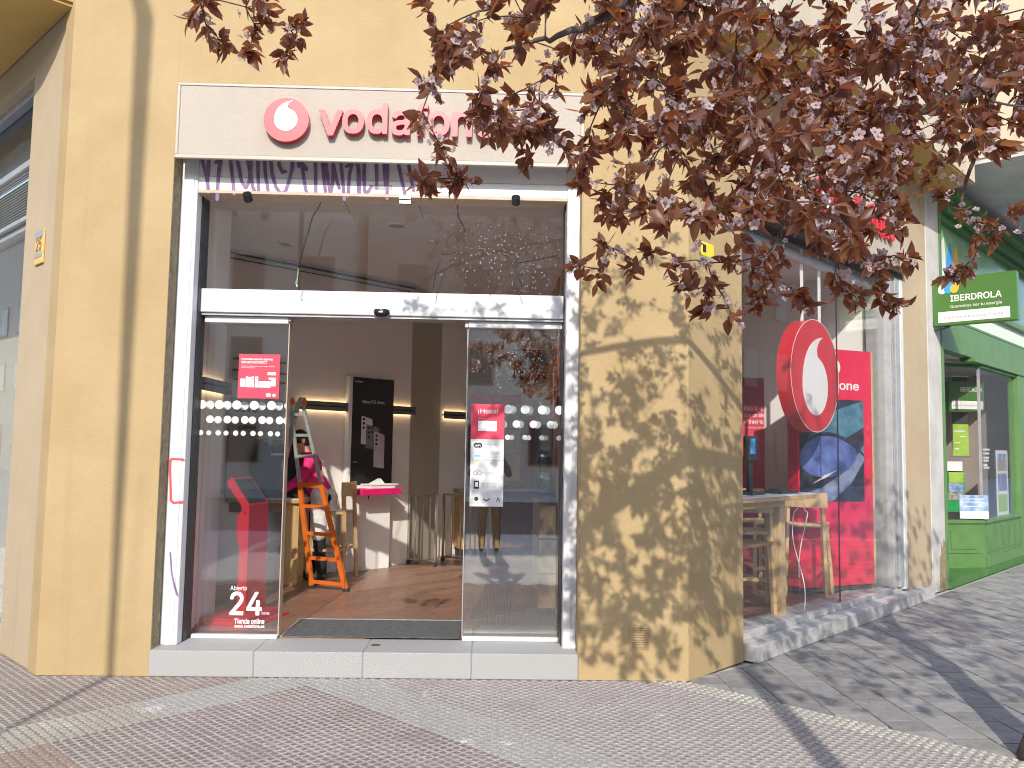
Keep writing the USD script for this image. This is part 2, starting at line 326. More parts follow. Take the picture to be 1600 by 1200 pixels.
def weathered(name, c1, c2, grime):
    """Painted plaster: blotchy tone, faint vertical rain streaks, scattered scuffs, fine relief."""
    MATS[name] = usdkit.material(stage, "/World/Looks/"+name, {
        "g": ("geometry", {}), "ms": ("mapping", {"scale": (7, 7, .45)}), "n1": ("noise_texture", {"scale": 1.6, "detail": 6.0, "roughness": .65}), "n2": ("noise_texture", {"scale": 1.0, "detail": 5.0}), "n3": ("noise_texture", {"scale": 26.0, "detail": 5.0, "roughness": .7}), "n4": ("noise_texture", {"scale": 60.0, "detail": 3.0}),
        "r1": ("rgb_ramp", {"ramp": [(.32, c1), (.68, c2)]}), "r2": ("rgb_ramp", {"ramp": [(.56, (0, 0, 0)), (.78, (.34, .34, .34))]}), "r3": ("rgb_ramp", {"ramp": [(.66, (0, 0, 0)), (.74, (.30, .30, .30))]}),
        "a": ("math", {"math_type": "add"}), "m": ("mix_color", {"b": grime}), "b": ("bump", {"distance": .0028}), "p": ("principled_bsdf", {"roughness": .85, "specular_ior_level": .3})},
        [("g.position", "ms.vector"), ("g.position", "n1.vector"), ("ms.vector", "n2.vector"), ("g.position", "n3.vector"), ("g.position", "n4.vector"), ("n1.fac", "r1.fac"), ("n2.fac", "r2.fac"), ("n3.fac", "r3.fac"), ("r2.color", "a.value1"), ("r3.color", "a.value2"),
         ("a.value", "m.fac"), ("r1.color", "m.a"), ("m.result", "p.base_color"), ("n4.fac", "b.height"), ("b.normal", "p.normal")], surface="p.BSDF")
weathered("plaster", (.385, .28, .142), (.44, .328, .180), (.29, .225, .14))
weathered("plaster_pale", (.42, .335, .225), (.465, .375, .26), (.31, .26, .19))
weathered("sign_panel", (.42, .37, .315), (.445, .395, .34), (.34, .29, .23))

# ------------------------------------------------------------------ ground
b = MB(); b.box((-60, -3.2, -.14), (60, 60, -.022)); obj("pavement_bed", b, "pavement_mortar", kind="structure")
b = MB(); b.box((-60, -15.2, -.30), (60, -3.34, -.16)); obj("road", b, "asphalt", kind="structure")
b = MB()
for k in range(-14, 14): b.box((k*1.0+.004, -3.34, -.30), (k*1.0+.996, -3.2, -.02), .01)
obj("kerb", b, "granite", kind="structure")
b = MB(); b.box((-60, -60, -.30), (60, -15.2, -.04)); obj("far_pavement", b, "pavement_mortar", kind="structure")

# front pavement: cement tiles of 20 cm with 4 x 4 raised pads, laid square to the side streets
pav = thing("pavement", kind="structure")
TS = .2
def tile_geo(n=4, pad=.0385, r=.006, drop=-.0047):
    mb = MB(); h = TS/2-.0012
    mb.box((-h, -h, -.02), (h, h, drop))
    p = TS/n
    for i in range(n):
        for j in range(n):
            cx, cy = (i+.5)*p-TS/2, (j+.5)*p-TS/2; a = pad/2; c = a-.004
            o = np.array([[-a+r, -a], [a-r, -a], [a, -a+r], [a, a-r], [a-r, a], [-a+r, a], [-a, a-r], [-a, -a+r]])
            q = o*(c/a)
            v = np.vstack([np.c_[o+[cx, cy], np.full(8, drop)], np.c_[q+[cx, cy], np.zeros(8)]])
            f = [[k, (k+1) % 8, 8+(k+1) % 8] for k in range(8)]+[[k, 8+(k+1) % 8, 8+k] for k in range(8)]+[[8, 8+k, 9+k] for k in range(1, 7)]
            mb.raw(v, f)
    return mb.tri()
TILE_SQ = tile_geo(); TILE_RD = tile_geo(pad=.036, r=.012)
U0, V0 = 3.26, -4.97
def tile_kind(u, v):
    if u > 5.06: return "tile_cream"
    inu = 3.26 < u < 3.66; inv = -5.37 < v < -4.97
    if inv: return "tile_yellow" if u < 2.35 else "tile_grey"
    if inu: return "tile_grey"
    if u < 3.26:
        if v < -5.37: return "tile_brown"
        return "tile_orange" if u < 1.68 else ("tile_brown" if u < 2.1 else "tile_red")
    return "tile_pink"
cells = []
for i in range(-30, 12):
    for j in range(-20, 30):
        u, v = U0+(i+.5)*TS, V0+(j+.5)*TS
        if u > 5.26: continue
        P = E*u+NR*v
        if P[1] < 2.6 or P[1] > 8.5: continue
        if P[0] < -3.12 and P[1]-YF > -(P[0]+3.12)+.16: continue
        if (P-K0)@NR < -.16 and P[0] > 1.4: continue
        if P[1] > 6.16 and P[0] > -3.0: continue
        px, py, w = proj((P[0], P[1], 0))
        vis = w > .5 and -40 < px < 1640 and py < 1240
        if -6 < P[0] < 5: cells.append((0 if vis else 1, w, P, tile_kind(u, v), u))
cells.sort(key=lambda c: (c[0], c[1]))
more = {}
for k, (hid, w, P, kind, u) in enumerate(cells):
    geo = TILE_RD if kind in ("tile_pink", "tile_cream") else TILE_SQ
    a = math.pi/4+rng.normal(0, .003); M = tf((P[0]+rng.normal(0, .0006), P[1]+rng.normal(0, .0006), rng.normal(0, .0005)), a)
    M[2, 0] = rng.normal(0, .0025); M[2, 1] = rng.normal(0, .0025)
    v = trimesh.transform_points(geo[0], M)
    if k < 300 and not hid: obj("tile", (v, geo[1]), kind, pav)
    else: more.setdefault(kind, MB()).raw(v, geo[1])
for kind, mb in more.items(): obj("outer_tiles", mb, kind, pav, kind="stuff")

# grey pavers of the right street
pv = thing("side_pavement", kind="structure")
PX, PY = .245, .19
cand = []
for i in range(-6, 40):
    for j in range(-4, 60):
        x = 1.2+(i+.5)*PX; y = 2.6+(j+.5)*PY+(PY/2 if i % 2 else 0)
        poly = sbox(x-PX/2+.002, y-PY/2+.002, x+PX/2-.002, y+PY/2-.002)
        cand.append(poly)
inner = 5.275*math.sqrt(2)
region = Polygon([(inner-y, y) for y in (2.6, 3.0)]+[(12, 2.6), (12, 16.6), (1.44+10.66, 16.66), (1.44+.05+.4, 6.46), (inner-6.4, 6.4)]) if False else Polygon([(inner-2.6, 2.6), (11.5, 2.6), (11.5, 15.95), (2.0, 6.45), (inner-6.45+.42, 6.03)])
pieces = []
for c in cand:
    g = c.intersection(region)
    for q in getattr(g, "geoms", [g]):
        if q.area > .0006 and q.geom_type == "Polygon":
            x, y = q.centroid.x, q.centroid.y; px, py, w = proj((x, y, 0)); pieces.append((0 if w > .5 and -20 < px < 1640 and py < 1230 else 1, w, q))
pieces.sort(key=lambda c: (c[0], c[1]))
rest = {}
for k, (hid, w, q, ) in enumerate(pieces):
    z = rng.normal(0, .0012); mb = MB(); top = q.buffer(-.003)
    mb.prism(q, .016, trimesh.transformations.translation_matrix((0, 0, -.021+z)))
    if not top.is_empty: mb.prism(top, .0028, trimesh.transformations.translation_matrix((0, 0, -.0045+z)))
    mk = ("paver_a", "paver_b", "paver_c")[rng.integers(3)]
    if k < 300 and not hid: obj("paver", mb, mk, pv)
    else: rest.setdefault(mk, MB()).raw(*mb.tri())
for mk, mb in rest.items(): obj("far_pavers", mb, mk, pv, kind="stuff")

# ------------------------------------------------------------------ the corner building
bld = thing("corner_building", "yellow plastered corner building with an overhanging upper storey and shop openings", "building")
def wall(name, mb, mt="plaster", **k): return obj(name, mb, mt, bld, **k)
b = MB(); b.prism(Polygon([(-3.12, 6.0), (-2.34, 6.0), (-2.34, 6.30), (-3.0, 6.30), (-3.24, 6.12)]), 9.5); wall("pilaster", b)
b = MB(); b.box((-2.352, 6.006, .19), (-2.338, 6.15, 3.66)); wall("painted_shade_reveal", b, "mortar_and_shade_brown")  # yellow reveal in shade: the shade is put into this brown strip
b = MB(); b.box((-2.34, 6.0, 3.80), (.66, 6.30, 9.5)); wall("front_wall", b)
b = MB(); b.box((-2.338, 5.990, 4.262), (.655, 6.002, 4.795), .004); wall("plaster_panel", b)
ch = K0+E*.80
b = MB(); b.prism(Polygon([(.66, 6.0), (1.44, 6.0), tuple(ch[:2]), tuple((ch-NR*.30)[:2]), (1.40, 6.42), (.66, 6.42)]), 9.5); wall("column", b)
b = MB(); b.box((.651, 6.01, 0), (.661, 6.14, 3.66)); wall("column_bead", b, "plaster")
b = MB(); b.box((.801, 0, 3.62), (4.56, .30, 9.5), M=FR); wall("side_wall", b)
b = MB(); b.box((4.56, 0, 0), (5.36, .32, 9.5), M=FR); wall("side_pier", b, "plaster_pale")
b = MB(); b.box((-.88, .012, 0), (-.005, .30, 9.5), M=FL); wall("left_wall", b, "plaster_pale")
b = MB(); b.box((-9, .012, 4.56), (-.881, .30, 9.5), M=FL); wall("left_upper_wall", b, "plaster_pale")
# projecting upper storeys with their soffits
b = MB(); b.prism(Polygon([(.10, .012), (.10, -.30), (.22, -.52), (5.55, -.52), (5.55, .012)]), 4.6, FR @ trimesh.transformations.translation_matrix((0, 0, 4.87))); wall("right_bay", b, "cream_render")
b = MB(); b.prism(Polygon([(.12, .006), (.12, -.29), (.23, -.50), (5.53, -.50), (5.53, .006)]), .02, FR @ trimesh.transformations.translation_matrix((0, 0, 4.848))); wall("right_soffit", b, "soffit_paint")
c0 = np.array([(-9, .02), (-9, -.62), (-.75, -.62), (-.45, -.60), (-.22, -.52), (-.08, -.34), (-.05, -.2), (-.04, .02)])
b = MB(); b.prism(Polygon(c0), 4.6, FL @ trimesh.transformations.translation_matrix((0, 0, 4.87))); wall("left_bay", b, "plaster")
b = MB(); b.prism(Polygon(c0).buffer(-.02), .03, FL @ trimesh.transformations.translation_matrix((0, 0, 4.842))); wall("left_soffit", b, "soffit_paint")
# ventilation grille near the column's foot
gx, gz = at(1000, 995, 5.99)[0], at(1000, 995, 5.99)[2]
g = obj("vent_grille", MB().box((gx-.075, 5.990, gz-.085), (gx+.075, 6.001, gz+.085), .002), "plaster", bld)
for k in range(9):
    zz_ = gz-.066+k*.0165; obj("slat", MB().bar((gx-.064, 5.986, zz_), (gx+.064, 5.986, zz_), .009, .005, up=(0, -.5, .8)), "plaster", g)

# rooms behind: floor of boards, walls, ceiling
ROOM = Polygon([(-2.33, 6.40), (.64, 6.40), (1.45, 6.43), (2.05, 6.80), (4.80, 9.50), (3.1, 12.55), (-.60, 12.55), (-.67, 11.25), (-1.0, 10.48), (-2.80, 8.68), (-2.75, 7.24), (-2.33, 7.24)])
b = MB(); b.prism(ROOM, .1, trimesh.transformations.translation_matrix((0, 0, .062))); wall("floor_slab", b, "charcoal")
fl = obj("wood_floor", MB().prism(ROOM.buffer(-.02), .004, trimesh.transformations.translation_matrix((0, 0, .163))), "wood_floor_c", bld)
A = .0
nb = 0
for i in range(-20, 40):
    off = rng.uniform(0, 1.4)
    for j in range(-12, 12):
        u0_, v0_ = j*1.4+off, -12+i*.17
        q = np.array([(u0_+.001, v0_+.001), (u0_+1.399, v0_+.001), (u0_+1.399, v0_+.169), (u0_+.001, v0_+.169)])
        g_ = Polygon([(E*x+NR*y)[:2] for x, y in q]).intersection(ROOM.buffer(-.015))
        for h in getattr(g_, "geoms", [g_]):
            if h.geom_type == "Polygon" and h.area > .004:
                obj("board", MB().prism(h, .0105+rng.normal(0, .0003), trimesh.transformations.translation_matrix((0, 0, .1675))), ("wood_floor_a", "wood_floor_b", "wood_floor_c")[rng.integers(3)], fl); nb += 1
CEIL = 3.67
b = MB(); b.prism(ROOM.buffer(.02), .1, trimesh.transformations.translation_matrix((0, 0, CEIL))); wall("shop_ceiling", b, "ceiling_white")
def iwall(name, a, c, mt, z0=.165, z1=CEIL, th=.1, side=1):
    a = np.array([*a, 0.]); c = np.array([*c, 0.]); d = (c-a)/np.linalg.norm(c-a); n = np.array([-d[1], d[0], 0])*side
    return wall(name, MB().prism(Polygon([a[:2], c[:2], (c+n*th)[:2], (a+n*th)[:2]]), z1-z0, trimesh.transformations.translation_matrix((0, 0, z0))), mt)
iwall("shop_side_wall", (-2.30, 6.47), (-2.30, 7.24), "wall_white", th=.3)
iwall("shop_recess_wall", (-2.76, 7.2), (-2.76, 8.66), "wall_brown")
iwall("shop_back_wall", (-2.85, 8.63), (-1.0, 10.48), "wall_white")
iwall("passage_wall", (-1.0, 10.482), (-.67, 11.25), "wall_olive")
iwall("shop_back_wall", (-.67, 11.25), (-.30, 11.62), "wall_white")
iwall("shop_back_wall", (-.30, 11.62), (-.30, 12.5), "wall_white")
iwall("far_shop_wall", (-.40, 12.5), (3.3, 12.5), "wall_white")
iwall("far_shop_wall", (3.2, 12.6), (3.2, 10.5), "wall_white", side=1) if False else None
b = MB(); b.box((4.30, .34, .165), (4.40, 3.4, CEIL), M=FR); wall("shop_end_wall", b, "wall_clean")
b = MB(); b.prism(Polygon([(2.3, 12.5), (2.3, 12.6), (4.6, 10.6), (4.5, 10.5)]), CEIL-.165, trimesh.transformations.translation_matrix((0, 0, .165))) if False else None
iwall("far_shop_wall", (2.05, 12.52), (2.6, 11.55), "wall_brown", th=.1)
# light rails on the walls
def rail(a, c, n, z, lit=True):
    a = np.array([*a, 0.]); c = np.array([*c, 0.]); n = np.array(n, float); d = (c-a)/np.linalg.norm(c-a)
    M = np.eye(4); M[:3, 0] = d; M[:3, 1] = -n; M[:3, 2] = (0, 0, 1); M[:3, 3] = a; L = np.linalg.norm(c-a)
    r = obj("wall_rail", MB().box((0, -.075, z-.05), (L, -.035, -.006+z), .003, M).box((0, -.075, z+.006), (L, -.035, z+.05), .003, M), "rail_grey", bld)
    obj("channel", MB().box((0, -.052, z-.0055), (L, -.0, z+.0055), M=M), "black_plastic", r)
    obj("light_strip", MB().box((.02, -.032, z+.03), (L-.02, -.012, z+.042), M=M), "warm_light", r)
    obj("light_strip", MB().box((.02, -.032, z-.042), (L-.02, -.012, z-.03), M=M), "warm_light", r)
rail((-2.30, 6.52), (-2.30, 7.22), (1, 0, 0), 2.09)
rail((-2.15, 9.33), (-.98, 10.50), (S2, -S2, 0), 2.07)
rail((-.65, 11.27), (-.32, 11.60), (S2, -S2, 0), 2.06)
# shadow gap along the top of the back wall
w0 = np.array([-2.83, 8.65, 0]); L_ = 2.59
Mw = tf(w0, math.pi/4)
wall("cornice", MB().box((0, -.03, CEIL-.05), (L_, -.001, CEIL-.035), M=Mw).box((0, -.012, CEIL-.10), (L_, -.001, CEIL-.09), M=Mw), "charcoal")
for px, py in ((446, 381), (620, 352)):
    P = atz(px, py, CEIL); q = obj("downlight", MB().prism(Point(P[0], P[1]).buffer(.095).difference(Point(P[0], P[1]).buffer(.075)), .012, trimesh.transformations.translation_matrix((0, 0, CEIL-.012))), "wall_clean", bld)
    obj("lens", MB().prism(Point(P[0], P[1]).buffer(.074), .004, trimesh.transformations.translation_matrix((0, 0, CEIL-.0045))), "ink_grey", q)

# ------------------------------------------------------------------ steps
st = thing("door_step", "long low granite step under the glass shop entrance", "step")
xs = [-2.345, -1.62, -.86, -.10, .655]
for a, c in zip(xs[:-1], xs[1:]):
    obj("stone_block", MB().box((a+.0005, 5.985, 0), (c-.0005, 6.40, .178), .006), "granite", st)
b = MB(); disc(b, .035, .004, trimesh.transformations.translation_matrix((-.80, 6.20, .178)))
obj("floor_stop", b, "steel", st)
s2 = thing("window_step", "two tiered grey stone step along the right shop window", "step", K0, math.pi/4)
for a, c in ((.82, 1.75), (1.75, 2.68), (2.68, 3.55), (3.55, 4.35), (4.35, 5.10)):
    obj("stone_block", MB().box((a+.001, -.11, 0), (c-.001, .16, .128), .005), "grey_stone", s2)
for a, c in ((.82, 2.1), (2.1, 3.3), (3.3, 4.55)):
    obj("sill_stone", MB().box((a+.001, .05, .1285), (c-.001, .34, .185), .004), "grey_stone", s2)
# ------------------------------------------------------------------ glazed entrance
ent = thing("glass_entrance", "white framed glass shop entrance with its sliding doors open", "entrance")
GY = 6.385
b = MB(); b.box((-2.337, 6.15, .179), (-2.215, 6.42, 3.80), .004); b.box((-2.310, 6.143, .179), (-2.240, 6.151, 3.78), .002); post = obj("frame_post", b, "white_alu", ent)
obj("gasket", MB().box((-2.2155, 6.25, .179), (-2.207, 6.41, 3.50)), "dark_gasket", post)
b = MB(); b.box((.556, 6.15, .179), (.652, 6.42, 3.80), .004); b.box((.60, 6.143, .179), (.612, 6.151, 3.78), .002); post2 = obj("frame_post", b, "white_alu_worn", ent)
obj("gasket", MB().box((.548, 6.25, .179), (.5565, 6.41, 3.50)), "dark_gasket", post2)
b = MB(); b.box((-2.215, 6.165, 3.516), (.556, 6.42, 3.618), .002); b.box((-2.215, 6.172, 3.622), (.556, 6.42, 3.86), .002); boxp = obj("shutter_box", b, "shutter_white", ent)
obj("lip", MB().box((-2.214, 6.160, 3.492), (.555, 6.34, 3.515), .002), "lip_brown", boxp)
b = MB(); b.box((-2.236, 6.30, 2.615), (.548, 6.52, 2.795), .005); hd = obj("door_header", b, "white_alu_worn", ent)
obj("track", MB().box((-2.207, 6.32, 2.596), (.548, 6.50, 2.614)), "grey_alu", hd)
for a, c in ((-2.19, -1.556), (-.178, .545)):
    obj("leaf_rail", MB().box((a, 6.355, 2.545), (c, 6.415, 2.594), .003), "white_alu", ent)
    obj("sill_rail", MB().box((a, 6.36, .179), (c, 6.41, .206), .003), "white_alu", ent)
obj("rail_end", MB().box((-.205, 6.36, 2.545), (-.180, 6.47, 2.612), .002), "grey_alu", ent)
obj("rail_end", MB().box((-1.554, 6.36, 2.565), (-1.538, 6.47, 2.612), .002), "grey_alu", ent)
obj("transom_pane", MB().box((-2.205, GY, 2.796), (.547, GY+.010, 3.512)), "pane_glass", ent)
panes = []
for a, c in ((-2.205, -1.556), (-.178, .547)):
    panes.append(obj("fixed_pane", MB().box((a, GY-.005, .20), (c, GY+.005, 2.55)), "pane_thick" if a > -1 else "pane_glass", ent))
    obj("sliding_leaf", MB().box((a-.0+.006, GY+.075, .185), (c+.004, GY+.085, 2.545)), "pane_thick" if a > -1 else "pane_glass", ent)
obj("door_edge", MB().box((-1.5555, GY-.005, .20), (-1.549, GY+.088, 2.55)), "lip_brown", ent)
obj("door_edge", MB().box((-.1845, GY-.005, .20), (-.1785, GY+.088, 2.55)), "grey_alu", ent)
# frosted dots: one set on each pane, so that they show double
def dotrow(pane, xs_, z, r, y):
    for x in xs_:
        c_ = Point(x, z).buffer(r, quad_segs=5)
        lo, hi = (-2.20, -1.558) if x < -1 else (-.176, .545)
        c_ = c_.intersection(sbox(lo, 0, hi, 4))
        if c_.area > 1e-5: obj("dot", MB().prism(c_, .0008, wall_M((0, y, 0))), "frosted_dot", pane)
p0 = at(313, 631, GY)
zrow = [at(323, y_, GY)[2] for y_ in (632, 655, 676)]
for k, pane in enumerate(panes):
    for row, (r, ph) in enumerate(((.034, 0), (.029, .5), (.0195, 0))):
        x0 = at(316, 632, GY)[0] if k == 0 else at(794, 632, GY)[0]
        step = .1312
        ns = range(-1, 6) if k == 0 else range(-1, 6)
        zz_ = zrow[row] + (.003 if k else 0)
        dotrow(pane, [x0+(n+ph)*step for n in ns], zz_, r, GY-.0056)
        dotrow(pane, [x0+.034+(n+ph)*step for n in ns], zz_, r, GY+.0745)
# door sensor, little lamps and bracket on the frame
P = at(597, 488, 6.30)
sm = trimesh.creation.icosphere(3, .062); sm.vertices[:, 2] *= .62; sm.vertices[:, 1] *= .8
sm = trimesh.intersections.slice_mesh_plane(sm, (0, 0, -1), (0, 0, .016), cap=True)
se = thing("door_sensor", "black half-dome motion sensor on the white beam over the open doors", "sensor", (P[0], 6.275, P[2]))
obj("dome", MB().tm(sm), "black_plastic", se, smooth=40)
obj("front_label", MB().box((-.016, -.0515, -.012), (.016, -.0475, -.004)), "paper_white", se)
for nm, px, py, lb in (("frame_spotlight", 387, 308, "small dark spotlight under the graffiti box, left of the hanging cables"), ("frame_spotlight", 806, 313, "small dark spotlight under the graffiti box near the blossoming branches")):
    P = at(px, py, 6.14); s_ = thing(nm, lb, "spotlight", P)
    q = trimesh.creation.cylinder(.032, .06, sections=16); q.apply_transform(trimesh.transformations.rotation_matrix(.9, (1, 0, 0)))
    obj("lamp_body", MB().tm(q), "black_plastic", s_, smooth=30); obj("mount", MB().box((-.018, -.005, .01), (.018, .025, .036), .002), "grey_alu", s_)
P = at(633, 312, 6.13)
s_ = thing("metal_bracket", "small shiny metal bracket under the middle of the graffiti box", "bracket", P)
obj("plate", MB().box((-.045, 0, -.03), (.045, .03, .0), .002).box((-.045, -.012, 0), (.045, .03, .028), .002), "steel", s_)
# stickers and graffiti on the shutter box
lbm = MB(); P = at(598, 293, 6.164); lbm.box((P[0]-.072, 6.1635, P[2]-.021), (P[0]+.072, 6.1648, P[2]+.021))
lb = obj("warning_sticker", lbm, "plaque_grey", None, label="narrow grey sticker on the white box over the door, between graffiti strokes", cat="sticker")
for zz_ in (.008, -.004): obj("line", MB().box((P[0]-.062, 6.1625, P[2]+zz_), (P[0]+.062, 6.1634, P[2]+zz_+.005)), "paper_grey", lb)
def pl8(pts, ox, oy, k=8.0): return [(ox+x/k, oy+y/k) for x, y in pts]
G1 = [[(365, 60), (385, 150), (415, 260), (440, 400), (440, 480)], [(450, 60), (445, 200), (432, 350)], [(540, 110), (600, 80), (580, 180), (565, 350), (555, 570)], [(720, 60), (740, 250), (768, 500)],
      [(800, 60), (830, 200), (860, 350), (910, 430), (955, 350), (970, 200), (975, 60)], [(930, 60), (960, 200), (1000, 420), (1030, 480)], [(1062, 60), (1065, 250), (1072, 460)], [(1145, 60), (1155, 250), (1190, 450)],
      [(1225, 60), (1240, 250), (1290, 420), (1350, 500), (1410, 470), (1450, 350), (1490, 200), (1500, 60)], [(1320, 60), (1330, 150), (1370, 235), (1410, 225)], [(1570, 60), (1575, 160)]]
G2 = [[(10, 80), (30, 250), (60, 450), (85, 510)], [(20, 120), (70, 200)], [(180, 80), (185, 250), (187, 480)], [(270, 80), (290, 300), (310, 510)], [(310, 80), (335, 300), (370, 510), (400, 350), (405, 80)], [(405, 130), (440, 300), (480, 430)],
      [(495, 80), (515, 250), (545, 570)], [(570, 160), (640, 130), (610, 250), (590, 530)], [(700, 120), (725, 200), (735, 500)], [(715, 100), (722, 480)], [(795, 90), (790, 300), (800, 490), (850, 470), (880, 410)], [(940, 90), (950, 250), (950, 430)],
      [(1040, 90), (1050, 250), (1060, 400)], [(1080, 90), (1080, 300), (1078, 560)], [(1215, 100), (1245, 250), (1300, 500)], [(1350, 150), (1375, 300), (1410, 460)]]
gra = MB(); rib_ = []
lines = [pl8(s_, 270, 240) for s_ in G1]+[pl8(s_, 470, 240) for s_ in G2]
for ln in lines:
    pts = [at(x, y, 6.163) for x, y in ln]; q = np.array([(p[0], p[2]) for p in pts]); q[:, 1] = np.minimum(q[:, 1], 3.8)
    tt = np.linspace(0, len(q)-1, 4*len(q)); q = np.c_[np.interp(tt, np.arange(len(q)), q[:, 0]), np.interp(tt, np.arange(len(q)), q[:, 1])]
    rib_.append(ribbon(q, .026))
gra.prism(unary_union(rib_), .0012, wall_M((0, 6.1635, 0)))
obj("graffiti", gra, "purple_paint", boxp)
g2 = MB(); g2.prism(ribbon([(at(x, y, 6.14)[0], at(x, y, 6.14)[2]) for x, y in ((286, 718), (268, 717), (265, 722), (266, 745), (267, 782), (271, 786), (286, 784))], .017), .0012, wall_M((0, 6.1425, 0)))
obj("red_scrawl", g2, "red_paint", post)
g2 = MB(); g2.prism(ribbon([(at(x, y, 6.14)[0], at(x, y, 6.14)[2]) for x, y in ((266, 864), (268, 895), (273, 918), (277, 930))], .013), .0012, wall_M((0, 6.1425, 0)))
obj("purple_scrawl", g2, "purple_paint", post)

# cut cables hanging from the box
def cable(pts, label, y=6.15, r=.0045, mt="cable_black", tail=False, straight=False):
    q = np.array([at(x, yy_, y) for x, yy_ in pts]); t_ = np.linspace(0, len(q)-1, 8*len(q)); q = np.c_[[np.interp(t_, np.arange(len(q)), q[:, k]) for k in range(3)]].T
    q[:, 1] += .012*np.sin(t_*1.7)
    if not tail: return obj("cable", MB().tube(q, r, 6), mt, None, smooth=50, label=label, cat="cable")
    c_ = thing("cable", label, "cable", q[0]); q = q-q[0]
    obj("sheath", MB().tube(q[:-9], r, 6), mt, c_, smooth=50); obj("green_wire", MB().tube(q[-10:], .003, 5), "cable_green", c_)
    e_ = q[-6:]+np.linspace(0, 1, 6)[:, None]*np.array([-.012, .0, .0]); obj("blue_wire", MB().tube(e_, .0025, 5), "cable_blue", c_)
    obj("frayed_end", MB().tube([q[-1], q[-1]+[.004, 0, -.018]], .006, 6), "paper_grey", c_)
cable([(502, 316), (488, 338), (478, 375), (472, 400), (466, 418), (463, 444)], "black cable with a bare green and blue end hanging before the transom glass", tail=True)
cable([(714, 320), (717, 340), (725, 356), (727, 364)], "short thick black cable hanging under the box near the blossoms")
cable([(716, 320), (715, 338), (722, 352)], "thin black cable twisted beside the short thick one", r=.003)
cable([(655, 321), (661, 340)], "short thin wire hanging right of the metal bracket", r=.003)
cable([(538, 316), (548, 334)], "short faint wire hanging left of the middle of the box", r=.0025)
cable([(712, 394), (700, 396), (692, 398), (680, 428), (677, 450)], "black wire bent like a hook before the middle of the transom", r=.004)
cable([(747, 418), (757, 418), (763, 428), (765, 438)], "small curved wire before the right half of the transom", r=.0035)
cable([(787, 398), (793, 400), (806, 422), (816, 450)], "thin wire curving down before the right end of the transom", r=.0035)
cable([(808, 411), (830, 407), (872, 399)], "thick black wire lying slantwise before the right end of the transom", r=.005)

# dust flecks on the glass, with sun dapples painted in as pale colour
def glass_flecks(pane, cx, cy, sx, sy, n, y, name):
    mb = MB()
    for k in range(n):
        px, py = rng.normal(cx, sx), rng.normal(cy, sy); P = at(px, py, y)
        if not (sy < 40 and 2.82 < P[2] < 3.48 and -2.1 < P[0] < .52 or sy >= 40 and 1.75 < P[2] < 2.52 and -.17 < P[0] < .53): continue
        a = rng.uniform(0, 3.14); r1, r2 = rng.uniform(.0016, .0062), rng.uniform(.001, .0026); t = np.arange(5)*1.2566
        q = np.c_[r1*np.cos(t), r2*np.sin(t)]@np.array([[math.cos(a), -math.sin(a)], [math.sin(a), math.cos(a)]]); mb.raw(np.c_[q[:, 0]+P[0], np.full(5, y), q[:, 1]+P[2]], [[0, 2, 1], [0, 3, 2], [0, 4, 3]])
    obj(name, mb, "paper_grey", pane, kind="stuff")
tpane = UsdGeom.Mesh.Get(stage, "/World/glass_entrance/transom_pane").GetPrim()
glass_flecks(tpane, 790, 400, 60, 36, 300, GY-.0008, "dust_and_sun_flecks"); glass_flecks(panes[1], 815, 555, 45, 48, 620, GY-.0062, "dust_and_sun_flecks")

# ------------------------------------------------------------------ the lit letters over the door
sg = thing("shop_sign", "long cream sign box with red letters and a red disc over the entrance", "shop sign")
SY = 5.972
x0, x1, z0, z1 = -2.328, .655, 3.690, 4.255
obj("panel", MB().box((x0+.022, SY, z0+.03), (x1-.022, 5.9995, z1-.022), .002), "sign_panel", sg)
b = MB(); b.box((x0, SY-.006, z1-.021), (x1, 5.998, z1), .003); b.box((x0, SY-.006, z0), (x1, 5.998, z0+.029), .003); b.box((x0, SY-.006, z0+.0292), (x0+.021, 5.998, z1-.0212), .003); b.box((x1-.021, SY-.006, z0+.0292), (x1, 5.998, z1-.0212), .003)
obj("frame", b, "sign_trim", sg)
LYF = SY-.060
P = at(447, 187, LYF); R0 = abs(at(482.5, 187, LYF)[0]-at(412, 187, LYF)[0])/2
d_ = obj("emblem_disc", MB().prism(Point(0, 0).buffer(R0, quad_segs=18), .047, wall_M((P[0], LYF+.052, P[2]))), "red_plastic", sg, smooth=35)
obj("disc_face", MB().prism(Point(0, 0).buffer(R0, quad_segs=18), .0045, wall_M((P[0], LYF+.0046, P[2]))), "red_light", d_)
Mk = at(447, 204.5, LYF-.002)
obj("emblem_mark", MB().prism(speech_mark(R0*1.42), .003, wall_M((Mk[0]-.005, LYF-.0005, Mk[2]))), "sign_white", d_)
for ch, a, c, top, bot in (("v", 497, 535.5, 172, 211), ("o", 534, 569, 171.5, 208.5), ("d", 572.5, 606, 160.5, 209), ("a", 610.5, 641, 173, 211), ("f", 644, 670, 161.5, 211.5), ("o", 668, 703, 174, 212), ("n", 706, 738, 175.5, 213), ("e", 742, 774, 175.5, 215)):
    A_ = at(a, bot, LYF); C_ = at(c, top, LYF)
    v, f = glyph(ch, A_[0], C_[0], A_[2], C_[2], .05)
    lt = obj("letter", (trimesh.transform_points(np.c_[v[:, :2], np.where(v[:, 2] > .01, .046, 0)], wall_M((0, LYF+.05, 0))), f), "red_plastic", sg)
    obj("letter_face", (trimesh.transform_points(np.c_[v[:, :2], np.where(v[:, 2] > .01, .05, .0462)], wall_M((0, LYF+.05, 0))), f), "red_light", lt)
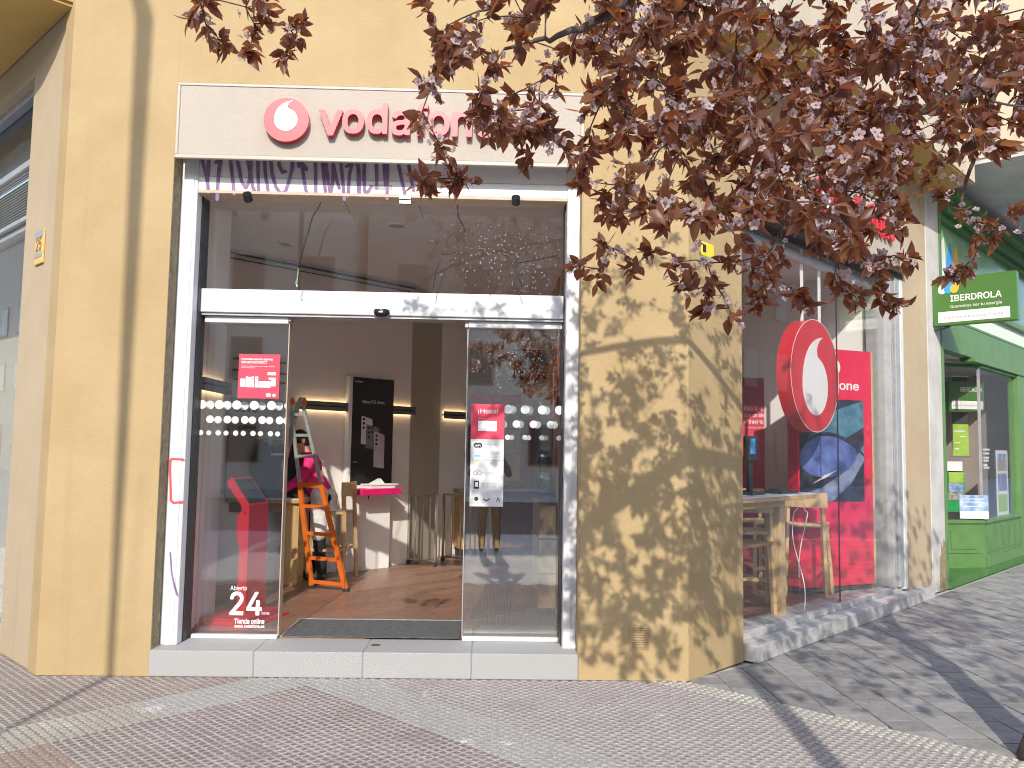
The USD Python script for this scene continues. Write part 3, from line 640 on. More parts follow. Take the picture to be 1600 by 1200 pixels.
# right street sign with red letters (mostly behind the leaves)
sg2 = thing("shop_sign", "cream sign box with red letters over the right street window, behind the leaves", "shop sign", K0, math.pi/4)
obj("panel", MB().box((.95, -.085, 3.70), (4.52, -.001, 4.30), .004), "sign_panel", sg2)
obj("frame", MB().box((.93, -.092, 3.672), (4.54, -.001, 3.699), .003).box((.93, -.092, 4.301), (4.54, -.001, 4.322), .003), "sign_trim", sg2)
Ms = wall_M((0, -.086, 0))
obj("emblem_disc", MB().prism(Point(2.15, 4.0).buffer(.17, quad_segs=16), .05, Ms), "red_plastic", sg2)
obj("emblem_mark", MB().prism(speech_mark(.24), .003, shift(Ms, 2.15, 3.85, .0505)), "sign_white", sg2)
xx_ = 2.42
for ch, w_, h_ in (("v", .17, .2), ("o", .17, .2), ("d", .17, .28), ("a", .16, .2), ("f", .13, .28), ("o", .17, .2), ("n", .16, .2), ("e", .16, .2)):
    v, f = glyph(ch, xx_, xx_+w_, 3.90, 3.90+h_, .05); obj("letter", (trimesh.transform_points(v, Ms), f), "red_plastic", sg2); xx_ += w_+.035
# soffit lamp bar under the right sign is left out; a yellow alarm plate on the column
P = at(1112, 392, 5.95); Pc = np.array([1.62, 6.0, 0])
s_, z_ = rs(1106, 392, .01)
al = thing("alarm_plate", "small yellow and black alarm plate high on the column behind the leaves", "sign", RSW(s_, -.012, z_), math.pi/4)
obj("plate", MB().box((-.09, 0, -.05), (.09, .012, .06), .004), "alarm_yellow", al); obj("lower_band", MB().box((-.091, -.002, -.075), (.091, .012, -.0505), .003), "plaque_grey", al)
obj("emblem", MB().box((-.075, -.0015, -.02), (-.03, -.0005, .04)), "ink_black", al)

# ------------------------------------------------------------------ posters on the glass
def flat(name, label, px0, py0, px1, py1, y, mt, cat="poster", th=.002):
    a = at(px0, py1, y); c = at(px1, py0, y)
    t_ = thing(name, label, cat, (a[0], y, a[2])); w, h = c[0]-a[0], c[2]-a[2]
    obj("sheet", MB().box((0, 0, 0), (w, th, h)), mt, t_); return t_, w, h
PYG = GY-.0075
t_, w, h = flat("alarm_poster", "square red poster on the left glass pane above the dots", 371, 554, 438, 622, PYG, "poster_red")
M = wall_M((0, -.0002, 0)); tx = MB()
text(tx, "Contrata aquí tu alarma", .0155, shift(M, .018, h*.865), .0006, True, w*.76); text(tx, "SECURITAS DIRECT", .017, shift(M, .018, h*.79), .0006, True, w*.63)
text(tx, "Protección e instalación para tu hogar o negocio", .0075, shift(M, .018, h*.715), .0006, False, w*.82); text(tx, "desde tu tienda", .0075, shift(M, .018, h*.68), .0006, False, w*.32)
obj("lettering", tx, "paper_white", t_)
pc = MB()
for a, c_, e_, g_ in ((.05, .17, .26, .44), (.185, .24, .25, .49), (.25, .31, .25, .48), (.32, .385, .25, .49), (.41, .485, .25, .49), (.50, .79, .25, .39), (.71, .91, .53, .60), (.74, .91, .43, .47), (.80, .91, .28, .42)):
    pc.box((a*w, -.0012, e_*h), (c_*w, -.0004, g_*h))
pc.box((.70*w, -.0012, .045*h), (.80*w, -.0004, .115*h)); disc(pc, .04*w, .0008, shift(M, .885*w, .075*h))
obj("device_picture", pc, "paper_white", t_)
dk = MB(); disc(dk, .022*w, .0006, shift(M, .352*w, .445*h, .0012)); disc(dk, .022*w, .0006, shift(M, .447*w, .445*h, .0012))
obj("camera_eye", dk, "ink_grey", t_)

t_, w, h = flat("welcome_poster", "tall white and red poster with pictograms on the right glass pane", 733.5, 632, 788.5, 791, PYG, "paper_grey")
obj("red_head", MB().box((0, -.0012, h*.655), (w, -.0002, h+.0005)), "poster_red", t_)
obj("hours_card", MB().box((w*.21, -.0022, h*.735), (w*.77, -.0013, h*.835)), "paper_white", t_)
M = wall_M((0, -.0012, 0)); tx = MB(); text(tx, "¡Hola!", .034, shift(M, w*.20, h*.91), .0007, False, w*.60); obj("greeting", tx, "paper_white", t_); tx = MB(); text(tx, "Horario", .007, shift(M, w*.22, h*.855), .0007, False, w*.19)
obj("small_heading", tx, "paper_white", t_)
M = wall_M((0, -.0002, 0)); tx = MB()
for ln, zf, wf in (("Zona wifi", .60, .36), ("Tarjetas de crédito", .475, .55), ("y débito aceptadas", .447, .56), ("Contactless", .32, .44), ("Reciclamos y cuidamos", .215, .52), ("tu viejo móvil", .187, .42)):
    text(tx, ln, .011, shift(M, w*(.42 if zf > .5 else .36), h*zf), .0006, False, w*wf)
obj("lettering", tx, "ink_grey", t_)
ic = MB(); disc(ic, .020, .0007, shift(M, w*.17, h*.595)); disc(ic, .020, .0007, shift(M, w*.27, h*.595)); ic.box((w*.12, -.0009, h*.17), (w*.27, -.0002, h*.25), 0)
disc(ic, .016, .0007, shift(M, w*.2, h*.073)); ic.prism(ribbon([(w*.42, h*.07), (w*.5, h*.055), (w*.6, h*.075)], .008), .0007, M); ic.prism(ribbon([(w*.80, h*.05), (w*.85, h*.085), (w*.9, h*.05)], .006), .0007, M)
el = Point(0, 0).buffer(1, quad_segs=10); from shapely import affinity as aff
ring = aff.scale(el, .032, .017).difference(aff.scale(el, .029, .014)); ic.prism(aff.translate(ring, w*.22, h*.325), .0007, M)
for rr in (.004, .008, .012): ic.prism(ribbon([(w*.18+rr*math.cos(a_), h*.325+rr*math.sin(a_)) for a_ in np.linspace(-.8, .8, 7)], .0022), .0007, M)
obj("pictograms", ic, "ink_black", t_)
ic = MB(); ic.box((w*.15, -.0010, h*.19), (w*.24, -.00095, h*.235)); text(ic, "WiFi", .013, shift(M, w*.13, h*.583, .0008), .0004, True, w*.17); obj("phone_screen", ic, "paper_white", t_)
ic = MB(); ic.box((w*.13, -.001, h*.44), (w*.28, -.0002, h*.452)); obj("orange_card", ic, "logo_orange", t_); ic = MB(); ic.box((w*.13, -.001, h*.485), (w*.28, -.0002, h*.497)); obj("blue_card", ic, "logo_blue", t_)

dc = thing("window_lettering", "white opening-hours lettering low on the left glass pane", "lettering", (0, GY-.0056, 0)); M0 = wall_M((0, 0, 0))
for s_, px, py, hh, x1p, bold in (("Abierto", 360, 922, 6.5, 386, False), ("24", 358.5, 960, 33, 409, True), ("horas", 409, 960, 4, 421, False), ("Tienda online", 366, 974, 7, 413, True), ("www.vodafone.es", 366, 980.5, 4.5, 413, True)):
    A_ = at(px, py, GY-.006); B_ = at(x1p, py, GY-.006)
    mb = MB(); text(mb, s_, hh/203.0, shift(M0, A_[0], A_[2]), .0008, bold, B_[0]-A_[0]); obj("line", mb, "paper_white", dc)

# ------------------------------------------------------------------ things inside behind the entrance
mt_ = thing("entrance_mat", "dark grey ribbed mat inside the open doors", "mat", (0, 0, .179))
obj("pile", MB().box((-1.53, 6.43, 0), (-.20, 7.06, .007), .002), "mat_fibre", mt_)
obj("edge_strip", MB().box((-1.55, 6.425, -.0005), (-1.532, 7.085, .010), .002).box((-1.53, 7.062, -.0005), (-.20, 7.085, .010), .002), "grey_alu", mt_)

# red self-service terminal
nx = np.array([.98, -.2, 0]); KZ = math.atan2(-.2, .98)
kk = thing("service_terminal", "red self-service terminal with tilted black screen behind the left glass", "terminal", (-1.98, 7.12, .178), KZ)
prof = Polygon([(.05, .05), (.05, .93), (-.14, 1.16), (-.185, 1.125), (-.055, .955), (-.03, .92), (-.03, .875), (-.058, .85), (-.058, .62), (-.03, .58), (-.03, .05)])
prof = Polygon([(.055, .04), (.055, .94), (-.115, 1.165), (-.165, 1.13), (-.015, .935), (-.012, .89), (-.045, .86), (-.045, .66), (-.02, .62), (-.02, .04)])
Mk = np.eye(4); Mk[:3, 0] = (1, 0, 0); Mk[:3, 1] = (0, 0, 1); Mk[:3, 2] = (0, -1, 0); Mk[:3, 3] = (0, .17, 0)
obj("body", MB().prism(prof, .34, Mk), "red_plastic", kk)
a_ = np.array([.055, 0, .94]); c_ = np.array([-.115, 0, 1.165]); d_ = (c_-a_)/np.linalg.norm(c_-a_); n_ = np.array([d_[2], 0, -d_[0]])
Ml = np.eye(4); Ml[:3, 0] = (0, 1, 0); Ml[:3, 1] = d_; Ml[:3, 2] = n_; Ml[:3, 3] = a_+d_*.141+n_*.0005
obj("screen", MB().box((-.15, -.12, 0), (.15, .12, .003), M=Ml), "far_glass", kk)
obj("round_button", MB().prism(Point(.018, .88).buffer(.016, quad_segs=6), .002, Mk @ trimesh.transformations.translation_matrix((0, 0, .3405))), "dark_red", kk)
b = MB(); b.box((-.30, -.42, 0), (.24, .26, .014), .003); b.box((-.24, -.36, .0145), (.16, .22, .06), .004)
obj("foot_plate", b, "red_plastic", kk)

# bar table with slab leg
tb = thing("bar_table", "tall oak slab table behind the left glass, under the leaning ladder", "table", (-2.05, 8.78, .178))
obj("tabletop", MB().box((-.66, -.05, .84), (.115, .36, .878), .003), "oak", tb); obj("top_edge", MB().box((-.661, -.052, .8785), (.117, .362, .886), .002), "white_plastic", tb)
obj("slab_leg", MB().box((-.075, 0, 0), (.085, .30, .839), .003), "oak", tb); obj("apron", MB().box((-.64, .0, .74), (-.0755, .04, .839), .002), "oak_dark", tb)

# bar stools
def bar_stool(name, label, loc, rz, group=None):
    t = thing(name, label, "stool", loc, rz, group)
    obj("seat", MB().box((-.19, -.19, .70), (.19, .19, .735), .012), "beech", t)
    for sx in (-1, 1):
        obj("leg", MB().bar((sx*.20, -.20, 0), (sx*.155, -.155, .70), .036, .036), "beech", t)
        obj("leg", MB().bar((sx*.20, .21, 0), (sx*.165, .17, 1.0), .036, .036), "beech", t)
    obj("stretcher", MB().bar((-.185, -.185, .25), (.185, -.185, .25), .022, .034), "beech", t)
    for sx in (-1, 1): obj("stretcher", MB().bar((sx*.187, -.18, .32), (sx*.187, .19, .32), .022, .03), "beech", t)
    pts = [(x, .175+.045*(1-(x/.2)**2)) for x in np.linspace(-.215, .215, 9)]; bk = LineString(pts).buffer(.011, cap_style=2)
    obj("backrest", MB().prism(bk, .15, trimesh.transformations.translation_matrix((0, 0, .90))), "beech", t, smooth=30); return t
stool0 = bar_stool("bar_stool", "wooden bar stool with curved backrest beside the person and ladder", (-1.70, 9.28, .178), math.radians(-100), "wooden bar stools in the shop")

# combination ladder: orange outer sections, bare metal inner sections
ld = thing("folding_ladder", "tall folding ladder, orange below and bare metal above, standing in the doorway view", "ladder")
hubL, hubR = np.array([-2.07, 8.74, 2.07]), np.array([-1.98, 8.72, 2.07])
fL, fR = np.array([-1.77, 8.60, .19]), np.array([-1.40, 8.44, .19])
mid = .545
def lerp(a, c, t): return a+(c-a)*t
dirn = (hubL-fL)/np.linalg.norm(hubL-fL); acr = (fR-fL)/np.linalg.norm(fR-fL); upv = np.cross(acr, dirn)
topw = acr*.075
hl, hr = (hubL+hubR)/2-topw, (hubL+hubR)/2+topw
for a, c in ((fL, hl), (fR, hr)):
    obj("outer_rail", MB().bar(a, lerp(a, c, mid), .048, .030, up=upv), "orange_paint", ld)
    obj("inner_rail", MB().bar(lerp(a, c, mid-.12)+upv*.002, c, .036, .020, up=upv), "alu_ladder", ld)
    obj("rubber_foot", MB().bar(a-dirn*.03, a+dirn*.02, .07, .045, up=upv), "charcoal", ld)
for t_ in (.03, .155, .285, .43):
    obj("orange_rung", MB().bar(lerp(fL, hl, t_), lerp(fR, hr, t_), .036, .022, up=upv), "orange_paint", ld)
obj("orange_rung", MB().bar(lerp(fL, hl, mid)-acr*.02, lerp(fR, hr, mid)+acr*.012, .05, .036, up=upv), "orange_paint", ld)
for t_ in (.70, .815, .93):
    obj("metal_rung", MB().bar(lerp(fL, hl, t_), lerp(fR, hr, t_), .03, .022, up=upv), "alu_ladder", ld)
rL, rR = np.array([-2.52, 8.80, 1.07]), np.array([-2.24, 8.92, 1.07])
for a, c in ((rL, hl+np.array([-.05, .03, 0])), (rR, hr+np.array([-.05, .05, 0]))):
    obj("rear_rail", MB().bar(a, c, .05, .026, up=(.3, 1, 0)), "alu_ladder", ld)
for t_ in (.18, .45, .72): obj("metal_rung", MB().bar(lerp(rL, hl, t_), lerp(rR, hr, t_), .03, .022), "alu_ladder", ld)
for p_ in (hl, hr):
    h_ = obj("hinge", MB().tm(trimesh.creation.cylinder(.048, .05, sections=20, transform=trimesh.geometry.align_vectors((0, 0, 1), acr) if False else None), trimesh.transformations.translation_matrix(p_) @ trimesh.geometry.align_vectors((0, 0, 1), acr)), "alu_ladder", ld, smooth=40)
    obj("hinge_cap", MB().tm(trimesh.creation.cylinder(.036, .062, sections=18), trimesh.transformations.translation_matrix(p_) @ trimesh.geometry.align_vectors((0, 0, 1), acr)), "orange_paint", h_, smooth=40)

# display column with a phone poster
pa = math.radians(45)
dp = thing("phone_display", "white display column with black phone poster and magenta shelf", "display", (-1.60, 9.695, .178), pa)
obj("base_panel", MB().box((-.06, 0, 0), (.60, .10, .97), .004), "wall_clean", dp)
obj("upper_panel", MB().box((-.02, .03, .971), (.63, .11, 2.26), .003), "white_plastic", dp)
obj("poster", MB().box((.022, .0255, .99), (.625, .0295, 2.25)), "black_board", dp)
Mp = wall_M((0, .0253, 0)); tx = MB(); text(tx, "Galaxy S23 Series", .035, shift(Mp, .155, 1.95), .0006, False, .33); obj("title_lettering", tx, "paper_white", dp); tx = MB(); text(tx, "SAMSUNG", .016, shift(Mp, .05, 2.19), .0006, True, .11); obj("maker_lettering", tx, "paper_white", dp); tx = MB(); text(tx, "vodafone", .012, shift(Mp, .05, 1.25), .0006, False, .06); obj("foot_lettering", tx, "paper_white", dp)
for nm, a, c, e_, g_, mt2, cams in (("phone_picture", .155, .315, 1.47, 1.80, "phone_silver", ((.19, 1.76), (.19, 1.71), (.19, 1.66))), ("phone_picture", .225, .42, 1.42, 1.70, "phone_green", ((.265, 1.66), (.265, 1.605), (.265, 1.55), (.315, 1.665), (.315, 1.61))), ("phone_picture", .345, .50, 1.20, 1.62, "phone_lilac", ((.38, 1.57), (.38, 1.52), (.38, 1.47)))):
    yo = {"phone_silver": 0, "phone_green": .0006, "phone_lilac": .0012}[mt2]
    ph = obj(nm, MB().prism(Polygon([(a, e_), (c, e_-.02), (c, g_-.05), (c-.015, g_-.035), (a+.012, g_), (a, g_-.015)]), .0005, wall_M((0, .0252-yo, 0))), mt2, dp)
    q = MB()
    for cx, cz in cams: disc(q, .0165, .0003, wall_M((cx, .0246-yo, cz)))
    obj("lens", q, "ink_black", ph)
obj("shelf", MB().box((-.02, -.26, .885), (.56, -.001, .955), .004), "magenta", dp)
obj("lock", MB().box((.262, -.004, .82), (.274, -.0005, .86)), "ink_black", dp)
bx = thing("white_box", "flat white box lying on the magenta shelf under the phone poster", "box", RSW(0, 0, 0)*0+np.array([-1.60, 9.695, .178])+E*.14+NR*.12+np.array([0, 0, .9553]), pa)
obj("tray", MB().box((0, -.09, 0), (.36, .09, .035), .004), "white_plastic", bx); obj("lid", MB().box((-.01, -.10, .0352), (.40, .095, .052), .004), "paper_white", bx)
obj("folded_paper", MB().prism(Polygon([(.05, 0), (.25, 0), (.19, .06)]), .06, wall_M((0, .03, .0525))), "paper_white", bx)

# metal safety gates
def gate(label, a, c, h=.86, n=3):
    a = np.array([*a, .178]); c = np.array([*c, .178]); d = c-a; L = np.linalg.norm(d); rz = math.atan2(d[1], d[0])
    t = thing("metal_gate", label, "gate", a, rz, "metal safety gates in the passage")
    obj("frame", MB().box((0, -.014, .05), (.028, .014, h), .002).box((L-.028, -.014, .05), (L, .014, h), .002).box((.028, -.012, h-.024), (L-.028, .012, h), .002).box((.028, -.012, .05), (L-.028, .012, .072), .002), "steel", t)
    for k in range(n):
        x = L*(k+1)/(n+1); obj("bar", MB().box((x-.009, -.007, .072), (x+.009, .007, h-.024), .002), "steel", t)
    for x in (.012, L-.012): obj("foot", MB().box((x-.012, -.03, 0), (x+.012, .03, .05), .003), "charcoal", t)
gate("narrow metal gate beside the white display column", (-.99, 10.50), (-.62, 10.25))
gate("wider metal gate with spaced bars beside the oak counter", (-.58, 10.75), (.02, 10.35), n=4)

# oak counter with dark plinth, back shelving, screen, red panels
ct = thing("oak_counter", "oak shop counter with dark plinth behind the right glass pane", "counter", (-.36, 11.16, .178), math.radians(20))
obj("plinth", MB().box((.03, .03, 0), (1.55, .55, .10), .003), "charcoal", ct); obj("front_panel", MB().box((0, 0, .101), (.55, .58, .86), .003), "oak", ct)
obj("side_panel", MB().box((.552, .02, .101), (1.58, .58, .86), .003), "oak_dark", ct); obj("worktop", MB().box((-.02, -.02, .861), (1.60, .60, .89), .003), "grey_alu", ct)
sh = thing("wall_shelving", "dark oak shelf unit with a red top edge behind the counter", "shelving", (-.28, 11.62, .178))
obj("side", MB().box((0, 0, 0), (.04, .35, 2.2), .002), "oak_dark", sh); obj("back", MB().box((.041, .30, 0), (.72, .34, 2.2)), "oak", sh); obj("top_band", MB().box((.041, .0, 2.06), (.72, .299, 2.2)), "poster_red", sh)
for z_ in (.95, 1.35, 1.7): obj("shelf", MB().box((.041, .01, z_), (.72, .299, z_+.03)), "oak_dark", sh)
P = at(831, 567, 11.9)
tv = thing("wall_screen", "black flat screen high on the wall behind the right glass pane", "screen", (P[0], 12.3, P[2]))
obj("case", MB().box((-.25, 0, -.24), (.25, .05, .24), .006), "black_plastic", tv); obj("display", MB().box((-.235, -.003, -.21), (.235, -.0005, .22)), "far_glass", tv)
rp = thing("red_wall_panel", "dark red promotional panel on the wall below the flat screen", "panel", (.05, 12.36, .95))
obj("board", MB().box((0, 0, 0), (.62, .06, 1.1), .004), "dark_red", rp); obj("top_edge", MB().box((-.005, -.01, 1.1005), (.625, .06, 1.16), .004), "poster_red", rp)
rp = thing("beige_wall_panel", "narrow beige panel beside the dark red panel", "panel", (.75, 12.3, .55))
obj("board", MB().box((0, 0, 0), (.28, .06, 1.6), .004), "wall_white", rp); obj("band", MB().box((-.002, -.01, .95), (.282, -.0005, 1.05), .003), "rail_grey", rp)
# slatted oak wall unit beside the right jamb, with drawers and clear leaflet holders
wu = thing("oak_wall_unit", "oak wall unit with drawers close inside the right door frame", "wall unit", (.62, 6.62, .178))
for k in range(7): obj("panel", MB().box((-.02 if k % 2 else -.012, k*.27+.003, .0), (.02, (k+1)*.27-.003, 3.0), .003), "oak_dark" if k % 2 else "oak", wu)
for k, z_ in enumerate((.06, .36, .66)):
    for j in range(2): obj("drawer", MB().box((-.17, .75+j*.56, z_), (-.021, 1.29+j*.56, z_+.285), .004), "oak", wu)
for z_, j in ((1.02, 0), (1.22, 1), (1.02, 1)):
    ah = thing("leaflet_holder", ("clear leaflet holder with white cards, lowest at the front of the oak unit", "clear leaflet holder with white cards, highest on the oak unit", "clear leaflet holder with white cards, lowest at the back of the oak unit")[0 if (z_, j) == (1.02, 0) else 1 if j and z_ > 1.1 else 2], "holder", (.60, 7.45+j*.42, .178+z_), 0, "clear leaflet holders on the oak unit")
    obj("tray", MB().box((-.13, 0, 0), (-.001, .34, .004)).box((-.13, 0, .0045), (-.126, .34, .13)).box((-.13, 0, .0045), (-.001, .004, .15)).box((-.13, .336, .0045), (-.001, .34, .15)), "acrylic", ah)
    obj("card_stack", MB().box((-.11, .03, .005), (-.08, .12, .17)).box((-.09, .15, .005), (-.05, .26, .16)), "paper_white", ah)
bn = thing("red_banner", "narrow red banner with white print on the oak wall unit", "banner", (.592, 7.35, 1.45))
obj("sheet", MB().box((-.004, 0, 0), (0, .30, 1.1)), "poster_red", bn); obj("print", MB().box((-.0055, .10, .18), (-.0045, .16, .42)).box((-.0055, .08, .5), (-.0045, .2, .53)), "paper_white", bn)
# word wall and shelf frames at the back left
ww = thing("word_board", "grey board with black and white words behind the left glass", "board", (-2.70, 8.66, .178), math.pi/4)
obj("board", MB().box((.0, -.03, .9), (.62, -.004, 1.92), .003), "wall_brown", ww); Mp = wall_M((0, -.0305, 0)); tx = MB(); text(tx, "Love", .09, shift(Mp, .05, 1.78), .004, True, .26); obj("word", tx, "ink_black", ww); tx = MB(); text(tx, "&", .05, shift(Mp, .18, 1.68), .004, True); obj("word", tx, "ink_black", ww); tx = MB(); text(tx, "como", .05, shift(Mp, .1, 1.6), .004, True, .2)
obj("word", tx, "ink_black", ww)
for z_ in (2.1, 2.2, 2.32): obj("shelf_edge", MB().box((.02, -.06, z_), (.62, -.004, z_+.02)), "oak_dark", ww)
cg = thing("hanging_coats", "black coats hanging on the back wall behind the red terminal", "coat", (-2.50, 8.80, .178), math.pi/4)
b = MB()
for k in range(5):
    q = trimesh.creation.icosphere(2, 1.0); q.vertices *= (.085, .07, .36); q.vertices += (.05+k*.085, -.12, 1.12+rng.normal(0, .015)); b.tm(q)
obj("coat_row", b, "cloth_dark", cg, smooth=50); obj("hanger_bar", MB().tube([(0, -.12, 1.5), (.44, -.12, 1.5)], .012), "steel", cg)
rb = thing("letter_box_sign", "dark board with a single red letter E beside the ladder", "sign", (-2.44, 8.86, 1.10), math.pi/4)
obj("board", MB().box((.30, -.16, 0), (.62, -.13, .34), .003), "charcoal", rb); tx = MB(); text(tx, "E", .085, shift(wall_M((0, -.1605, 0)), .40, .12), .002, True); obj("letter", tx, "display_red", rb)
# ------------------------------------------------------------------ right shop window
sw = thing("side_window", "large frameless shop window on the right street with a grey metal jamb", "window", K0, math.pi/4)
obj("pane", MB().box((.815, .100, .186), (2.93, .110, 3.60)), "side_pane", sw); obj("pane", MB().box((2.936, .100, .186), (4.22, .110, 3.60)), "side_pane", sw)
obj("glass_joint", MB().box((2.930, .099, .186), (2.936, .111, 3.60)), "dark_gasket", sw)
b = MB(); b.box((4.225, .03, .186), (4.30, .30, 3.62), .004); b.box((4.325, .01, .186), (4.46, .30, 3.62), .004); jb = obj("jamb", b, "grey_alu", sw)
obj("gasket", MB().box((4.301, .05, .186), (4.324, .25, 3.62)), "dark_gasket", jb)
obj("bright_strip", MB().box((4.47, .004, .15), (4.555, .20, 3.62), .003), "white_alu", jb)
obj("head_trim", MB().box((.81, .0, 3.60), (4.56, .30, 3.668), .004), "charcoal", sw)
obj("roller_tube", MB().tube([(4.1, .22, 3.50), (1.0, .22, 3.50)], .05, 12), "grey_alu", sw, smooth=40)

ds = thing("round_sign", "big hanging red disc with white mark inside the right shop window", "sign", RSW(2.56, .30, 2.37), math.pi/4)
obj("disc", MB().prism(Point(0, 0).buffer(.545, quad_segs=24), .14, wall_M((0, 0, 0))), "red_plastic", ds, smooth=35)
obj("mark", MB().prism(speech_mark(.78), .003, wall_M((-.01, -.1405, -.385))), "sign_white", ds)
obj("rim_line", MB().prism(Point(0, 0).buffer(.546, quad_segs=24).difference(Point(0, 0).buffer(.540, quad_segs=24)), .002, wall_M((0, -.1405, 0))), "sign_white", ds)
for x in (-.14, .26): obj("strap", MB().box((x-.028, -.075, .44), (x+.028, -.068, 1.29)), "paper_white", ds)

PA = math.atan2(.368, .93)
rd = thing("red_display_panel", "tall red display panel with dark blue picture inside the right shop window", "display", (3.2, 8.575, .18), PA)
obj("board", MB().box((0, 0, .06), (1.03, .16, 2.56), .004), "display_red", rd); obj("plinth", MB().box((.02, .02, 0), (1.01, .14, .0595)), "charcoal", rd)
obj("edge", MB().box((1.0302, .004, .06), (1.062, .16, 2.56), .003), "beech", rd)
Mr = wall_M((0, -.0005, 0)); tx = MB(); text(tx, "vodafone", .088, shift(Mr, .13, 2.13), .002, True, .72); obj("lettering", tx, "sign_white", rd)
obj("mark", MB().prism(speech_mark(.26), .003, shift(Mr, .49, 2.27)), "sign_white", rd)
px0, px1, pz0, pz1 = .02, .90, .94, 2.02
pic = obj("picture", MB().box((px0, -.008, pz0), (px1, -.0005, pz1)), "eye_dark", rd); Mq = wall_M((0, -.0082, 0)); fr_ = sbox(px0, pz0, px1, pz1)
def paint(name, poly, mt, k): 
    g_ = aff.scale(poly.buffer(0), 1, .72, origin=(0, 2.02)).intersection(fr_)
    if not g_.is_empty: obj(name, MB().prism(g_, .0004, shift(Mq, 0, 0, k*.0005)), mt, pic)
paint("teal_area", Polygon([(0, 1.1), (.25, 1.75), (.9, 2.02), (.9, 1.62), (.5, 1.35), (.2, .98)]), "eye_teal", 0)
paint("pale_arm", Polygon([(0, .62), (.3, .72), (.62, .95), (.9, 1.35), (.9, 1.12), (.72, .80), (.45, .52), (0, .52)]), "eye_skin", 1)
paint("blue_ball", aff.rotate(aff.scale(Point(.40, 1.18).buffer(1, quad_segs=16), .40, .30), 14), "eye_blue", 2)
paint("dark_lid", Polygon(np.vstack([bez((.12, 1.42), (.35, 1.62), (.62, 1.55), (.90, 1.22)), bez((.90, 1.17), (.62, 1.48), (.35, 1.56), (.12, 1.39))])), "eye_dark", 3)
paint("white_glint", Polygon([(.18, .78), (.35, .86), (.52, .98), (.34, .90)]), "phone_silver", 4)
for z_, h_ in ((1.70, .08), (1.52, .16), (1.30, .14), (1.0, .3)): obj("side_print", MB().box((.935, -.002, z_), (.995, -.0004, z_+h_*.7)), "poster_red", rd)

pp = thing("phone_offer_poster", "dark red phone offer poster in the left part of the right window", "poster", (3.06, 10.15, .178))
obj("board", MB().box((0, 0, .0), (.80, .05, 2.36), .003), "dark_red", pp); obj("painted_sunlit_part", MB().box((.03, -.003, .6), (.33, -.0004, 2.02)), "poster_red", pp)  # sunlit left part and shaded rest are painted as two reds
tx = MB(); Mp = wall_M((0, -.0035, 0))
for s_, z_, w_ in (("Para ti, el NUEVO OPPO", 1.96, .62), ("con un ahorro desde 160€", 1.88, .66), ("al traer tu antiguo móvil", 1.80, .60)): text(tx, s_, .045, shift(Mp, .06, z_), .001, True, w_)
obj("lettering", tx, "sign_white", pp); tx = MB(); text(tx, "Válido hasta fin de promoción", .02, shift(Mp, .06, 1.74), .001, False, .4); obj("small_print", tx, "sign_white", pp)
q = MB(); disc(q, .075, .001, shift(Mp, .52, 1.48)); obj("round_badge", q, "paper_grey", pp)

wt = thing("window_table", "high oak table with thick leg right behind the right window glass", "table", RSW(.95, .14, .178), math.pi/4)
obj("tabletop", MB().box((-.10, 0, 1.02), (1.54, .52, 1.058), .004), "beech", wt); obj("top_edge", MB().box((-.102, -.002, 1.0585), (1.542, .522, 1.068), .002), "white_plastic", wt)
obj("leg", MB().box((.91, .06, 0), (1.015, .165, 1.019), .004), "beech", wt); obj("leg", MB().box((1.38, .36, 0), (1.47, .45, 1.019), .004), "beech", wt); obj("apron", MB().box((-.05, .05, .965), (.90, .075, 1.019), .003), "oak", wt)
obj("shelf_board", MB().box((.0, .12, .62), (.899, .40, .65), .003), "oak_dark", wt)
dv = thing("demo_device", "black phone stand with a turquoise screen on the right window table", "phone stand", RSW(1.62, .36, 1.2465), math.pi/4)
obj("base", MB().box((-.12, -.08, 0), (.12, .10, .035), .006), "black_plastic", dv); obj("stem", MB().box((-.03, -.01, .0352), (.03, .03, .30), .005), "black_plastic", dv)
obj("holder", MB().box((-.07, -.03, .301), (.10, .035, .52), .008), "black_plastic", dv); obj("screen", MB().box((-.055, -.034, .36), (.03, -.0305, .50)), "screen_blue", dv)
dv = thing("demo_tray", "flat black tray at the right end of the window table", "tray", RSW(2.15, .33, 1.2465), math.pi/4)
obj("tray", MB().box((-.17, -.10, 0), (.17, .10, .025), .006), "black_plastic", dv); obj("device", MB().box((-.13, -.06, .0255), (-.03, .06, .05), .005), "charcoal", dv)
for off_, lb in ((0, "white charging cable hanging from the window table, longer loop to the floor"), (.10, "white charging cable hanging beside the longer loop under the window table")):
    Q = RSW(2.06+off_, .12, 0); q = np.array([Q+[0, 0, z_]+np.array([.05*math.sin(z_*5+off_*20), .02*math.cos(z_*7), 0])*(1 if z_ < 1.1 else .2) for z_ in np.linspace(1.16, .22 if not off_ else .5, 26)])
    obj("charging_cable", MB().tube(q, .004, 6), "paper_white", None, smooth=50, label=lb, cat="cable")
SG = "wooden bar stools in the shop"
P = atz(1277, 932, .178); copy_of(stool0, "bar_stool", (P[0]-.05, P[1]+.10, .178), math.radians(150), "wooden bar stool at the right end of the window table", SG)
P = atz(1172, 956, .178); copy_of(stool0, "bar_stool", (P[0]+.03, P[1]+.10, .178), math.radians(165), "wooden bar stool nearest the yellow column behind the window glass", SG)
P = atz(1240, 938, .178); copy_of(stool0, "bar_stool", (P[0]-.15, P[1]+.62, .178), math.radians(20), "wooden bar stool on the far side of the window table", SG)

